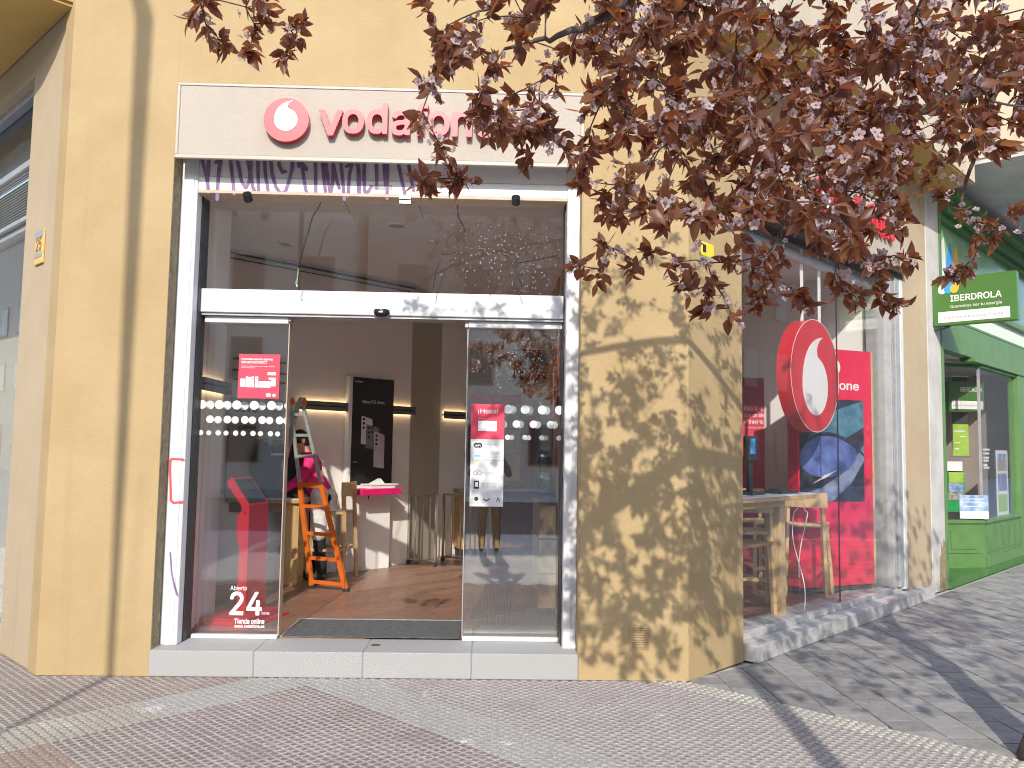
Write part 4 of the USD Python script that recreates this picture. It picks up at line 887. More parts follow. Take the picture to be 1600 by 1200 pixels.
# ------------------------------------------------------------------ house number tile on the left street wall
nt = thing("number_tile", "small yellow and grey house number tile on the left wall edge", "sign", KL-np.array([-S2, S2, 0])*-.47+np.array([0, 0, 2.96])+NL*.002, -math.pi/4)
obj("tile", MB().box((-.09, -.004, 0), (.09, .012, .26), .003), "plaque_yellow", nt); obj("grey_band", MB().box((-.088, -.007, .205), (.088, -.0045, .255)), "plaque_grey", nt); obj("grey_band", MB().box((-.088, -.007, .05), (.088, -.0045, .085)), "plaque_grey", nt)
tx = MB(); text(tx, "25", .10, shift(wall_M((0, -.0045, 0)), -.06, .10), .002, True, .12); obj("number", tx, "oak_dark", nt)
# shutter and door in the left wall
lw = thing("left_shopfront", "dark glazed shopfront with a louvred grille on the far left wall", "shopfront", KL, -math.pi/4)
obj("fixed_light", MB().box((-9, .16, 3.98), (-.90, .18, 4.56)), "far_glass", lw)
obj("frame", MB().box((-9, .10, 3.92), (-.883, .20, 3.979), .004).box((-9, .10, 3.46), (-.883, .20, 3.50), .004).box((-.96, .10, 3.98), (-.90, .16, 4.56), .004).box((-9, .08, 4.50), (-.883, .159, 4.56), .004), "grey_alu", lw)
for k in range(16): obj("louvre", MB().bar((-9, .13, 3.515+k*.0252), (-.884, .13, 3.515+k*.0252), .035, .006, up=(0, -.6, .8)), "grey_alu", lw)
obj("door_glass", MB().box((-9, .20, .05), (-1.10, .21, 3.40)), "pane_glass", lw); obj("door_frame", MB().box((-1.10, .14, 0), (-1.03, .24, 3.458), .004).box((-9, .14, 3.40), (-1.1005, .24, 3.458), .004), "grey_alu", lw)
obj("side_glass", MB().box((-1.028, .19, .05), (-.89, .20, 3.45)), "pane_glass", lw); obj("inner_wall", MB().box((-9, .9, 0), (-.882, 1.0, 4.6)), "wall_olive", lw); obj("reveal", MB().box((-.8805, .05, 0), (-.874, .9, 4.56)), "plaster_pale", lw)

# ------------------------------------------------------------------ the neighbouring green shop
gs = thing("green_shop", "green painted neighbouring shopfront with glazed bay and panelled base", "shopfront", K0, math.pi/4)
b = MB(); b.box((5.365, -.01, 0), (5.86, .30, 5.0), .006); pil = obj("pilaster", b, "grey_render", gs)
obj("bare_patch", MB().prism(Polygon([(5.60, 0), (5.855, 0), (5.85, .55), (5.78, .62), (5.74, .48), (5.70, .58), (5.66, .40), (5.62, .42)]), .004, wall_M((0, -.0105, 0))), "mortar_and_shade_brown", pil)
obj("jamb", MB().box((5.862, -.02, 0), (5.95, .25, 4.95), .004), "green_paint", gs)
obj("fascia", MB().box((5.951, .0, 2.96), (11.5, .14, 3.36), .004), "green_paint", gs); obj("fascia_lip", MB().box((7.2, -.05, 2.90), (11.5, .14, 2.955), .006), "green_paint", gs)
obj("strip_glass", MB().box((5.951, .06, 3.40), (11.5, .08, 3.66)), "logo_pale", gs); obj("strip_rail", MB().box((5.951, .0, 3.365), (11.5, .12, 3.40), .003).box((5.951, -.01, 3.661), (11.5, .12, 3.74), .004), "green_paint", gs)
obj("transom_glass", MB().box((5.951, .07, 3.741), (11.5, .09, 4.62)), "green_sign", gs) if False else None
obj("transom_panel", MB().box((5.951, .07, 3.741), (11.5, .09, 4.62)), "green_glass", gs)
b = MB(); b.box((5.951, -.02, 4.621), (11.5, .12, 4.70), .004); b.box((5.951, -.10, 4.701), (11.5, .12, 4.86), .006); b.box((5.951, -.22, 4.861), (11.5, .12, 4.95), .006); obj("cornice", b, "green_dark", gs)
Mg = wall_M((0, .0695, 0))
for cx, sc, mt2 in ((6.25, 1, "sign_white"), (6.55, 1, "logo_blue"), (6.82, .9, "logo_orange")): obj("drop_emblem", MB().prism(Polygon(np.vstack([bez((0, .0), (-.22, .1), (-.12, .45), (.1, .62)), bez((.1, .62), (.18, .4), (.22, .1), (0, 0))])), .002, shift(Mg, cx, 3.85)), mt2, gs)
tx = MB(); text(tx, "Iberdrola", .22, shift(Mg, 7.05, 3.95), .002, True, 1.2); obj("transom_lettering", tx, "sign_white", gs)
obj("post", MB().box((9.60, -.03, .10), (10.02, .12, 2.955), .006), "green_paint", gs)
Q = np.array([7.64, .0]); W = np.array([6.55, .74]); dQ = (W-Q)/np.linalg.norm(W-Q); nQ = np.array([-dQ[1], dQ[0]])
if nQ[1] < 0: nQ = -nQ
obj("plinth", MB().prism(Polygon([(5.951, -.04), (11.5, -.04), (11.5, .30), (7.7, .30), (6.55, .95), (5.951, .95)]), .10), "green_dark", gs)
def seg(mb, a, c, z0, z1, th, o=0.0): 
    a = np.asarray(a, float); c = np.asarray(c, float); d = (c-a)/np.linalg.norm(c-a); n = np.array([-d[1], d[0]]); n = n if n[1] > 0 else -n
    return mb.prism(Polygon([a+n*o, c+n*o, c+n*(o+th), a+n*(o+th)]), z1-z0, trimesh.transformations.translation_matrix((0, 0, z0)))
obj("stall_riser", seg(seg(MB(), Q+dQ*.002, W, .101, .70, .10), Q, (9.598, .0), .101, .70, .10, .001), "green_paint", gs)
obj("riser_rail", seg(seg(MB(), Q+dQ*.01, W, .701, .745, .13, -.025), Q, (9.598, 0), .701, .745, .13, -.026), "green_paint", gs)
obj("riser_foot", seg(seg(MB(), Q+dQ*.01, W, .101, .24, .02, -.018), Q, (9.598, 0), .101, .24, .02, -.019), "green_paint", gs)
for t0, t1 in ((.10, .62), (.72, 1.24)):
    a, c = Q+dQ*t0, Q+dQ*t1; p_ = obj("panel", seg(MB(), a, c, .30, .66, .02, -.014), "green_paint", gs); obj("moulding", seg(MB(), a+dQ*.06, c-dQ*.06, .35, .61, .012, -.024), "green_dark" if t0 > 1 else "green_paint", p_)
for k in range(5):
    a, c = np.array([7.74+k*.37, 0]), np.array([8.06+k*.37, 0]); p_ = obj("panel", seg(MB(), a, c, .30, .66, .02, -.014), "green_paint", gs); obj("moulding", seg(MB(), a+[.05, 0], c-[.05, 0], .35, .61, .012, -.024), "green_paint", p_)
obj("bay_pane", seg(MB(), Q+dQ*.03, W, .746, 2.86, .01, .03), "pane_glass", gs); obj("bay_pane", seg(MB(), Q+[.03, 0], (9.598, 0), .746, 2.86, .01, .03), "pane_glass", gs)
obj("corner_bar", MB().box((Q[0]-.012, .015, .746), (Q[0]+.014, .05, 2.88), .003), "grey_alu", gs); a = Q+dQ*.62; obj("pane_bar", MB().box((a[0]-.01, a[1]+.01, .746), (a[0]+.01, a[1]+.05, 2.88), .002), "grey_alu", gs)
obj("head_rail", seg(seg(MB(), Q, W, 2.861, 2.90, .10, -.01), Q, (9.598, 0), 2.861, 2.899, .10, -.012), "green_dark", gs)
obj("bay_soffit", MB().prism(Polygon([(5.952, .142), (11.5, .142), (11.5, 3.2), (5.952, 3.2)]), .05, trimesh.transformations.translation_matrix((0, 0, 2.955))), "grey_render", gs)
obj("inner_floor", MB().prism(Polygon([(6.0, .955), (6.56, .955), (7.75, .32), (11.5, .32), (11.5, 3.2), (6.0, 3.2)]), .10), "grey_stone", gs)
obj("inner_back", MB().box((5.9, 3.21, 0), (11.5, 3.3, 3.0)), "wall_brown", gs); obj("inner_side_wall", MB().box((10.1, .15, 0), (10.2, 3.2, 3.0)), "wall_brown", gs); obj("inner_pillar", MB().box((9.2, 1.9, .101), (9.5, 2.0, 2.5)), "wall_clean", gs); obj("inner_party_wall", MB().box((5.60, .31, 0), (5.70, 3.3, 3.0)), "wall_brown", gs); obj("inner_pillar", MB().box((8.35, .9, .101), (8.75, 1.05, 2.95)), "wall_clean", gs); obj("inner_pillar", MB().box((7.35, 1.5, .101), (7.65, 1.62, 2.4)), "wall_clean", gs)
# upper storey of the neighbour, projecting further
b = MB(); b.box((5.56, -1.45, 5.16), (12, .2, 9.5)); ub = obj("upper_storey", b, "cream_render", gs); obj("soffit", MB().box((5.58, -1.43, 5.10), (12, .18, 5.158)), "grey_render", gs)
obj("bracket", MB().box((5.4, -.02, 4.951), (11.5, .20, 5.099)), "grey_render", gs)

# projecting blade sign
bs = thing("blade_sign", "green projecting box sign with white lettering above the green shop", "sign", RSW(5.62, -.012, 3.19), -math.pi/4)
H = .575; Wd = .905
obj("box", MB().box((0, -.055, 0), (Wd, .055, H), .006), "green_sign", bs); Mb = wall_M((0, -.0555, 0))
obj("white_band", MB().box((.06, -.058, .035), (.83, -.0553, .165)), "sign_white", bs)
for n_, cx, mt2, ti in (("pale_drop", .115, "logo_pale", -18), ("blue_drop", .185, "logo_blue", -30), ("orange_drop", .255, "logo_orange", -38)):
    dr = Polygon(np.vstack([bez((0, .0), (-.07, .01), (-.06, .09), (.02, .15)), bez((.02, .15), (.055, .10), (.06, .0), (0, 0))])); obj(n_, MB().prism(aff.rotate(dr, ti*.4), .002, shift(Mb, cx, .385, .0004*(1+cx))), mt2, bs)
tx = MB(); text(tx, "IBERDROLA", .072, shift(Mb, .20, .285), .002, True, .55); obj("name_lettering", tx, "sign_white", bs); tx = MB(); text(tx, "Queremos ser tu energía", .034, shift(Mb, .20, .205), .002, False, .55); obj("lettering", tx, "sign_white", bs)
tx = MB(); text(tx, "Punto de Atención al Cliente", .034, shift(Mb, .13, .075, .0027), .0015, False, .63); obj("band_lettering", tx, "ink_grey", bs)
obj("bracket_arm", MB().tube([(-.02, 0, -.05), (.10, 0, -.03), (.18, 0, .0)], .012, 8), "charcoal", bs, smooth=40)
# things in the green shop's window
P = RSW(8.35, .40, 2.28)
hb = thing("green_box_sign", "small green hanging box sign inside the green shop's window", "sign", P, math.radians(0))
obj("box", MB().box((-.30, -.13, 0), (.22, .13, .44), .004), "green_sign", hb); obj("bright_end", MB().box((-.304, -.129, .003), (-.3003, .129, .437)), "green_bright", hb); Mh = wall_M((0, -.1305, 0))
obj("white_band", MB().box((-.27, -.1325, .03), (.20, -.1303, .15)), "sign_white", hb); tx = MB(); text(tx, "IBERDROLA", .06, shift(Mh, -.14, .29), .002, True, .33); obj("lettering", tx, "sign_white", hb)
tx = MB(); text(tx, "Punto de Atención al Cliente", .03, shift(Mh, -.25, .07, .0025), .001, False, .42); obj("band_lettering", tx, "ink_grey", hb); obj("hanger", MB().tube([(-.2, 0, .44), (-.2, 0, .60)], .006, 6).tube([(.14, 0, .44), (.14, 0, .60)], .006, 6), "grey_alu", hb)
def in_bay(px, py, d): s_, z_ = rs(px, py, -d); return RSW(s_, d, z_)
P = in_bay(1489, 712, .80)
hbn = thing("hanging_banner", "narrow lime and grey hanging banner at the left of the green shop's bay", "banner", P, 0)
obj("sheet", MB().box((0, 0, .0), (.26, .006, .50)), "poster_lime", hbn); obj("upper_sheet", MB().box((0, 0, .501), (.26, .006, 1.25)), "charcoal", hbn); obj("rod", MB().tube([(-.03, .003, 1.26), (.29, .003, 1.26)], .010, 8).tube([(-.03, .003, -.01), (.29, .003, -.01)], .010, 8), "steel", hbn)
obj("print", MB().box((.03, -.0015, .1), (.10, -.0003, .12)).box((.03, -.0015, .2), (.12, -.0003, .215)).box((.12, -.0015, .3), (.22, -.0003, .315)).box((.03, -.0015, .38), (.2, -.0003, .40)), "sign_white", hbn)
P = in_bay(1559, 806, .10)
ps = thing("picture_strip", "tall white strip of three pictures standing in the green shop's window", "poster", P, math.pi/4)
obj("sheet", MB().box((0, 0, 0), (.66, .006, .97)), "paper_white", ps)
for z_, mt2 in ((.66, "poster_stone"), (.36, "poster_violet"), (.05, "poster_lime")): obj("picture", MB().box((.07, -.002, z_), (.58, -.0003, z_+.26)), mt2, ps)
obj("sky_part", MB().box((.07, -.0035, .82), (.58, -.0022, .92)), "poster_sky", ps)
P = in_bay(1500, 810, .22)
nc = thing("notice_card", "grey printed notice card low in the green shop's bay corner", "notice", P, 0)
obj("card", MB().box((0, 0, 0), (.40, .006, .32)), "poster_sky", nc); obj("white_foot", MB().box((0, -.002, 0), (.40, -.0003, .10)), "paper_white", nc); tx = MB()
for z_ in (.26, .22, .16): tx.box((.06, -.0018, z_), (.34, -.0004, z_+.012))
obj("print", tx, "paper_grey", nc)
P = in_bay(1480, 800, .70)
lr = thing("leaflet_rack", "rack of green and white leaflets at the left end of the green bay", "rack", P, 0)
obj("rack", MB().box((0, .0, 0), (.28, .10, .62), .004), "green_bright", lr)
for k, (z_, mt2) in enumerate(((.44, "poster_lime"), (.30, "poster_sky"), (.18, "poster_stone"), (.60, "paper_white"))): obj("leaflet", MB().box((.02, -.03+.01*k, z_), (.25, -.02+.01*k, z_+.16)), mt2, lr)
oh = thing("hours_lettering", "white opening-hours lettering on the green shop's glass", "lettering", in_bay(1537, 726, .02), math.pi/4); tx = MB()
for z_, w_ in ((.20, .30), (.145, .28), (.085, .26), (.045, .24), (-.02, .16), (-.055, .26)): text(tx, "L a V 9 a 14 h", .026, shift(wall_M((0, 0, 0)), .02, z_), .001, True, w_)
obj("lines", tx, "paper_white", oh)

# ------------------------------------------------------------------ street behind the camera: it shades, lights and mirrors
def lamp_post(loc, label, arm=(-1.1, 0, .5), h=9.6):
    t = thing("street_lamp", label, "street lamp", loc); obj("post", MB().tube([(0, 0, 0), (0, 0, 1.0), (0, 0, h-.6), (arm[0]*.12, 0, h-.15), (arm[0]*.45, 0, h+.15), (arm[0], 0, h+.28)], [.11, .080, .068, .058, .05, .04], 14), "post_paint", t, smooth=50)
    obj("base", MB().box((-.16, -.16, -.02), (.16, .16, .12), .02), "post_paint", t); obj("lamp_head", MB().box((arm[0]-.45, -.14, h+.22), (arm[0]+.05, .14, h+.34), .03), "grey_alu", t)
lamp_post((-3.05, -.3, -.02), "tall street lamp behind the viewer, its shadow on the left wall", h=9.15)
sp_ = thing("traffic_pole", "grey pole beside the viewer, its shadow on the right pavement", "pole", (1.50, -.1, -.02))
obj("shaft", MB().tube([(0, 0, 0), (0, 0, 4.1)], .068, 14), "post_paint", sp_, smooth=50); obj("cap", MB().box((-.075, -.075, 4.1), (.075, .075, 4.16), .01), "post_paint", sp_)
def block(name, label, x0, x1, y, h, mt, rz=0.0):
    t = thing(name, label, "building", (x0, y, -.04), rz); w = x1-x0; obj("wall", MB().box((0, -9, 0), (w, 0, h)), mt, t)
    for zf in np.arange(1.0, h-1.8, 3.1):
        for xf in np.arange(1.2, w-1.6, 2.6):
            wn = obj("window", MB().box((xf, .002, zf), (xf+1.2, .05, zf+1.6), .01), "oak_dark", t); obj("glass_leaf", MB().box((xf+.08, .052, zf+.08), (xf+1.12, .056, zf+1.52)), "far_glass", wn)
    obj("cornice", MB().box((-.1, -9, h), (w+.1, .25, h+.3), .03), "cream_render", t)
block("opposite_building", "broad pale brown house straight across the street, seen mirrored in the glass", -4.9, 9, -19.5, 11.2, "brick_far")
block("opposite_building", "tall pale house across the street beside the brown one, seen mirrored in the glass", -24, -5.25, -18.5, 11.6, "far_render")
Qs = K0+NR*13.5-E*1.0
t_ = block("opposite_building", "brown house across the right street, seen mirrored in the side window", 0, 30, 0, 11.5, "far_render") if False else None
tb_ = thing("opposite_building", "brown house across the right street, seen mirrored in the side window", "building", (Qs[0], Qs[1], -.04), math.pi/4)
obj("wall", MB().box((0, -8, 0), (75, 0, 11.5)), "brown_render", tb_); obj("ground_storey", MB().box((-.02, -8, 0), (75.02, .03, 3.4)), "brown_render", tb_)
for zf in (.9, 4.4, 7.6):
    for xf in np.arange(1.5, 32, 2.9): wn = obj("window", MB().box((xf, .031 if zf < 2 else .002, zf), (xf+1.2, .08, zf+1.7), .01), "oak_dark", tb_); obj("glass_leaf", MB().box((xf+.08, .081, zf+.08), (xf+1.12, .085, zf+1.62)), "far_glass", wn)
Ql = KL+NL*12+np.array([-S2, S2, 0])*120
tl_ = thing("opposite_building", "brown house across the left street, seen mirrored in the left shopfront", "building", (Ql[0], Ql[1], -.04), -math.pi/4)
obj("wall", MB().box((0, -8, 0), (121, 0, 13)), "brick_far", tl_)
for zf in (.9, 4.4, 7.6):
    for xf in np.arange(60, 119, 2.9): wn = obj("window", MB().box((xf, .002, zf), (xf+1.2, .06, zf+1.7), .01), "oak_dark", tl_); obj("glass_leaf", MB().box((xf+.08, .061, zf+.08), (xf+1.12, .065, zf+1.62)), "far_glass", wn)
# ------------------------------------------------------------------ people
def flesh(bones, edge=.016, smooth=8):
    """Bones [(a, ra, b, rb)] -> one smooth closed surface."""
    set_circular_segments(14); parts = []
    for a, ra, b_, rb in bones:
        s1 = Manifold.sphere(ra, 14).translate(tuple(map(float, a))); s2 = Manifold.sphere(rb, 14).translate(tuple(map(float, b_))); parts.append(Manifold.batch_hull([s1, s2]))
    u = Manifold.batch_boolean(parts, __import__("manifold3d").OpType.Add).refine_to_length(edge).to_mesh()
    t = trimesh.Trimesh(u.vert_properties[:, :3], u.tri_verts, process=True); trimesh.smoothing.filter_taubin(t, iterations=smooth); return t
V = lambda *a: np.array(a, float)
def hand(w, d, side, curl=.5, s=1.0):
    """Bones of a hand at wrist w, pointing along d, palm turned by SIDE."""
    d = d/np.linalg.norm(d); x = np.cross(d, side); x /= np.linalg.norm(x); n = np.cross(x, d); out = []
    for k, (o, L) in enumerate(((-.03, .066), (-.010, .075), (.010, .070), (.028, .055))):
        a = w+d*.03+x*o*.6*s; k1 = w+d*.085*s+x*o*s; k2 = k1+(d*math.cos(curl)+n*math.sin(curl))*L*.55*s; k3 = k2+(d*math.cos(curl*2.1)+n*math.sin(curl*2.1))*L*.5*s
        out += [(a, .014, k1, .0115), (k1, .0098, k2, .009), (k2, .009, k3, .0075)]
    t1 = w+d*.03-x*.02; t2 = w+d*.06-x*.048+n*.012; t3 = t2+d*.035+n*.018-x*.004; out += [(t1, .014, t2, .011), (t2, .0105, t3, .008)]
    return out
def head_bones(c, f, u, s=1.0):
    """Skull, jaw, nose, ears and neck root around centre c, facing f, up u."""
    r = np.cross(f, u); return [(c+u*.03*s-f*.015*s, .086*s, c+u*.025*s+f*.02*s, .080*s), (c-u*.02*s+f*.025*s, .066*s, c-u*.078*s+f*.05*s, .036*s), (c+u*.005*s+f*.088*s, .011*s, c-u*.028*s+f*.108*s, .013*s),
        (c-r*.083*s-u*.01*s, .014*s, c-r*.088*s+u*.02*s, .016*s), (c+r*.083*s-u*.01*s, .014*s, c+r*.088*s+u*.02*s, .016*s), (c-u*.062*s+f*.083*s, .014*s, c-u*.06*s+f*.082*s, .015*s)]
def person(name, label, g, yaw, z0, pose, look, mats, group=None):
    """g: ground point; pose in a frame with +x ahead of the person, y to the left, z up from the floor."""
    t = thing(name, label, "person", (g[0], g[1], z0), yaw)
    J = {k: np.array(v, float) for k, v in pose.items()}
    f = np.array(look, float); f /= np.linalg.norm(f); u = np.array([0, 0, 1.0]); r = np.cross(f, u); r /= np.linalg.norm(r); u = np.cross(r, f)
    c = J["head"]
    sk = head_bones(c, f, u)+[(J["neck"], .052, c-u*.05-f*.012, .050), (J["chest"], .10, J["neck"], .055), (J["pelvis"], .11, J["chest"], .11)]
    for s_ in "LR":
        sk += [(J["neck"], .05, J["sh"+s_], .045), (J["sh"+s_], .046, J["el"+s_], .036), (J["el"+s_], .036, J["wr"+s_], .024)]+hand(J["wr"+s_], J["wr"+s_]-J["el"+s_]+J.get("hd"+s_, np.zeros(3)), np.array([0, 0, -1.0]) if abs((J["wr"+s_]-J["el"+s_])[2]) < .2 else np.array([0, 1.0 if s_ == "R" else -1.0, 0]))
        sk += [(J["pelvis"], .09, J["hip"+s_], .085), (J["hip"+s_], .08, J["kn"+s_], .055), (J["kn"+s_], .054, J["an"+s_], .038)]
    obj("body", flesh(sk, .014, 6), mats["skin"], t, smooth=True)
    hr = [(c+u*.045-f*.03, .088, c+u*.04+f*.012, .087), (c+u*.01-f*.05, .078, c-u*.035-f*.05, .060)]
    hm = flesh(hr, .018, 4); hm.vertices += (meshkit.noise(hm.vertices*55, 3)-.5)[:, None]*.008*(hm.vertices-c)/.1
    obj("hair", hm, "hair_black", t, smooth=True)
    eye = MB()
    for s_ in (-1, 1):
        q = trimesh.creation.icosphere(1, .0105); eye.tm(q, trimesh.transformations.translation_matrix(c+f*.084+r*s_*.031+u*.012))
    obj("eyes", eye, "ink_black", t, smooth=True)
    top = [(J["pelvis"]+V(0, 0, .02), .135, J["chest"]-V(0, 0, .12), .135), (J["chest"]-V(0, 0, .12), .135, J["chest"], .130)]
    for s_ in "LR": top += [(J["chest"], .125, J["sh"+s_], .068), (J["neck"]-V(0, 0, .035), .062, J["sh"+s_], .064), (J["sh"+s_], .068, J["el"+s_], .054), (J["el"+s_], .054, J["wr"+s_]*.94+J["el"+s_]*.06, .039)]
    tm_ = flesh(top, .02, 5); tm_.vertices += tm_.vertex_normals*((meshkit.fbm(tm_.vertices*9, 3, 5)-.5)*.03)[:, None]; obj("sweater", tm_, mats["top"], t, smooth=True)
    leg = [(J["pelvis"]-V(0, 0, .01), .128, J["pelvis"]-V(0, 0, .09), .125)]
    for s_ in "LR": leg += [(J["pelvis"]-V(0, 0, .05), .115, J["hip"+s_], .105), (J["hip"+s_], .102, J["kn"+s_], .072), (J["kn"+s_], .072, J["an"+s_]+V(0, 0, .01), .052)]
    lm = flesh(leg, .02, 5); lm.vertices += lm.vertex_normals*((meshkit.fbm(lm.vertices*8, 3, 9)-.5)*.025)[:, None]; obj("trousers", lm, mats["leg"], t, smooth=True)
    for s_ in "LR": obj("shoe", flesh([(J["an"+s_]-V(.02, 0, .045), .042, J["an"+s_]+V(.15, 0, -.052), .034)], .015, 3), "charcoal", t, smooth=True)
    return t, J
shop_pose = dict(pelvis=(0, 0, .90), chest=(.13, 0, 1.22), neck=(.18, 0, 1.36), head=(.25, 0, 1.475), shL=(.15, .17, 1.30), shR=(.15, -.17, 1.30), elL=(.30, .22, 1.06), elR=(.31, -.20, 1.06), wrL=(.47, .14, .95), wrR=(.48, -.10, .95),
    hipL=(0, .09, .86), hipR=(0, -.09, .86), knL=(.03, .10, .48), knR=(.02, -.10, .48), anL=(-.01, .11, .09), anR=(-.02, -.11, .09))
sp, J = person("person", "person in magenta sweater and dark trousers bending behind the folding ladder", (-1.84, 9.24), math.radians(205), .178, shop_pose, (.85, .18, -.5), dict(skin="skin", top="sweater_pink", leg="cloth_dark"))
cl = flesh([((-.02, .02, .90), .11, (-.03, .06, .62), .10), ((.03, .09, .90), .11, (.04, .13, .50), .085), ((-.06, .05, .88), .11, (-.07, .09, .54), .085)], .018, 3); cl.vertices += cl.vertex_normals*((meshkit.fbm(cl.vertices*12, 3, 2)-.5)*.04)[:, None]
obj("waist_cloth", cl, "cloth_white", sp, smooth=True, label="white cloth hanging at the waist")
cam_pose = dict(pelvis=(0, 0, .95), chest=(0, 0, 1.30), neck=(.02, 0, 1.49), head=(.04, 0, 1.63), shL=(.0, .19, 1.42), shR=(.0, -.19, 1.42), elL=(.12, .30, 1.22), elR=(.12, -.30, 1.22), wrL=(.31, .13, 1.52), wrR=(.31, -.13, 1.52),
    hipL=(0, .09, .90), hipR=(0, -.09, .90), knL=(.02, .11, .50), knR=(.02, -.11, .50), anL=(0, .12, .09), anR=(0, -.12, .09))
person("person", "person in a dark coat holding up a phone, mirrored in the right door glass", (.02, -.46), math.pi/2, 0.0, cam_pose, (1, 0, 0), dict(skin="skin", top="cloth_navy", leg="cloth_dark"))
ph = thing("phone", "dark phone held up by the person in the dark coat", "phone", (0, -.03, 1.60)); obj("case", MB().box((-.08, -.005, -.04), (.08, .004, .038), .003), "black_plastic", ph); obj("camera_bump", MB().box((.045, .0042, .01), (.07, .006, .034), .001), "charcoal", ph)

# ------------------------------------------------------------------ the blossoming plum tree
tree = thing("plum_tree", "purple-leaved plum tree in pink blossom reaching in from the right", "tree", (0, 0, 0))
limbs = [  # polylines with radii; the first is the trunk
    [(3.02, 4.52, -.02, .15), (3.08, 4.50, .25, .115), (3.24, 4.45, .8, .10), (3.42, 4.36, 1.4, .095), (3.48, 4.25, 1.95, .09)],
    [(3.48, 4.25, 1.95, .07), (3.25, 4.05, 2.6, .055), (*at(1660, 85, 3.75), .042), (*at(1560, 128, 3.6), .032), (*at(1470, 158, 3.5), .026), (*at(1390, 172, 3.4), .019), (*at(1300, 195, 3.3), .013), (*at(1215, 222, 3.2), .007)],
    [(3.48, 4.25, 1.95, .075), (3.1, 3.7, 2.9, .065), (2.5, 3.2, 3.7, .058), (1.6, 2.85, 3.72, .055), (*at(1010, -25, 2.6), .050), (*at(965, 8, 2.55), .022), (*at(925, 50, 2.55), .014), (*at(870, 76, 2.6), .009), (*at(800, 110, 2.65), .005)],
    [(3.48, 4.25, 1.95, .07), (3.3, 3.6, 2.8, .06), (2.9, 2.7, 3.5, .05), (2.3, 2.0, 3.9, .04), (1.5, 1.6, 3.9, .03)],
    [(3.48, 4.25, 1.95, .06), (3.8, 3.9, 2.9, .05), (4.0, 3.0, 3.6, .04), (4.1, 2.1, 3.9, .03)],
    [(2.5, 3.2, 3.7, .035), (1.3, 3.3, 4.1, .028), (.2, 3.1, 4.0, .020), (-.6, 3.0, 3.7, .014), (-1.0, 3.0, 3.42, .009)],
    [(*at(1420, 167, 3.45), .016), (*at(1428, 200, 3.5), .012), (*at(1400, 235, 3.5), .009), (*at(1340, 300, 3.5), .005)],
    [(*at(1560, 128, 3.6), .016), (*at(1535, 200, 3.6), .011), (*at(1500, 270, 3.6), .008), (*at(1470, 330, 3.6), .005)]]
nodes, parent, nrad = [], [], []
for k, L in enumerate(limbs):
    L = np.array(L); t = np.linspace(0, len(L)-1, 6*len(L)); P = np.c_[[np.interp(t, np.arange(len(L)), L[:, q]) for q in range(4)]].T
    for q in range(3): P[1:-1, q] = np.convolve(np.pad(P[:, q], 2, mode="edge"), np.ones(5)/5, "valid")[1:-1]
    P[2:, :3] += np.cumsum(rng.normal(0, .006, (len(P)-2, 3)), 0)*np.linspace(0, 1, len(P)-2)[:, None]
    obj("trunk" if k == 0 else "limb", MB().tube(P[:, :3], P[:, 3], 12 if k == 0 else 9), "bark", tree, smooth=60)
    if k: nodes += list(P[3:, :3])
main = Polygon([(705, -40), (690, 60), (665, 120), (655, 165), (690, 205), (760, 235), (850, 225), (880, 250), (905, 320), (985, 360), (1060, 350), (1110, 400), (1180, 430), (1250, 400), (1330, 395), (1405, 365), (1430, 310), (1470, 265), (1640, 235), (1640, -40)])
dense = Polygon([(960, -40), (930, 120), (960, 250), (1060, 330), (1180, 380), (1340, 360), (1420, 280), (1640, 180), (1640, -40)])
tips = []
def shadow_ok(P): 
    k = YF-P[1]; xs_ = P[0]+SUN_X*k; zs_ = P[2]-SUN_TAN*k
    if k <= 0 or zs_ < 0: return True
    return xs_ > .02-.85*zs_/2.8+.30*rng.random() and zs_ < 3.0+.25*rng.random()-.0
while len(tips) < 490:
    x, y = rng.uniform(640, 1640), rng.uniform(-40, 440)
    if not main.contains(Point(x, y)): continue
    if not dense.contains(Point(x, y)) and rng.random() < (.62 if x < 900 else .34): continue
    if x > 1440 and y > 60 and rng.random() < .25: continue
    d = rng.uniform(2.2, 3.9) if x > 900 else rng.uniform(2.4, 3.3)
    tips.append(at(x, y, d))
for x, y, d in ((302, 26, 3.0), (330, 62, 3.0), (352, 72, 3.05), (386, 84, 3.0), (318, 4, 2.9), (415, 6, 2.9), (458, 62, 3.0), (440, 92, 3.0), (470, 38, 3.0), (400, 40, 3.0), (420, 22, 3.0), (650, 290, 2.9), (672, 292, 2.95), (705, 292, 2.9), (738, 286, 2.9), (652, 200, 2.7), (675, 150, 2.8), (684, 60, 2.9), (660, 4, 2.8), (690, 240, 2.8), (705, 262, 2.85), (770, 225, 2.8), (820, 250, 2.9),
    (900, 415, 3.3), (932, 440, 3.3), (940, 380, 3.2), (985, 425, 3.2), (1010, 395, 3.2), (1050, 412, 3.1), (1072, 430, 3.1), (1062, 445, 3.0), (1098, 485, 3.1), (1112, 455, 3.0), (1145, 498, 3.1), (1190, 460, 3.2), (1180, 480, 3.2), (1205, 440, 3.0), (1255, 462, 3.1), (1262, 482, 3.1), (1300, 440, 3.3), (1318, 462, 3.3), (1340, 470, 3.3), (1372, 452, 3.4), (1385, 470, 3.4), (1408, 478, 3.4),
    (1395, 410, 3.0), (1425, 405, 2.9), (1370, 420, 3.0), (1475, 432, 3.6), (1495, 428, 3.6), (1512, 425, 3.6), (1525, 380, 3.4), (1540, 345, 3.4), (1560, 375, 3.5), (1585, 330, 3.4), (1500, 335, 3.3), (1470, 300, 3.3)):
    tips.append(at(x, y, d))
nvis = len(tips); tries = 0
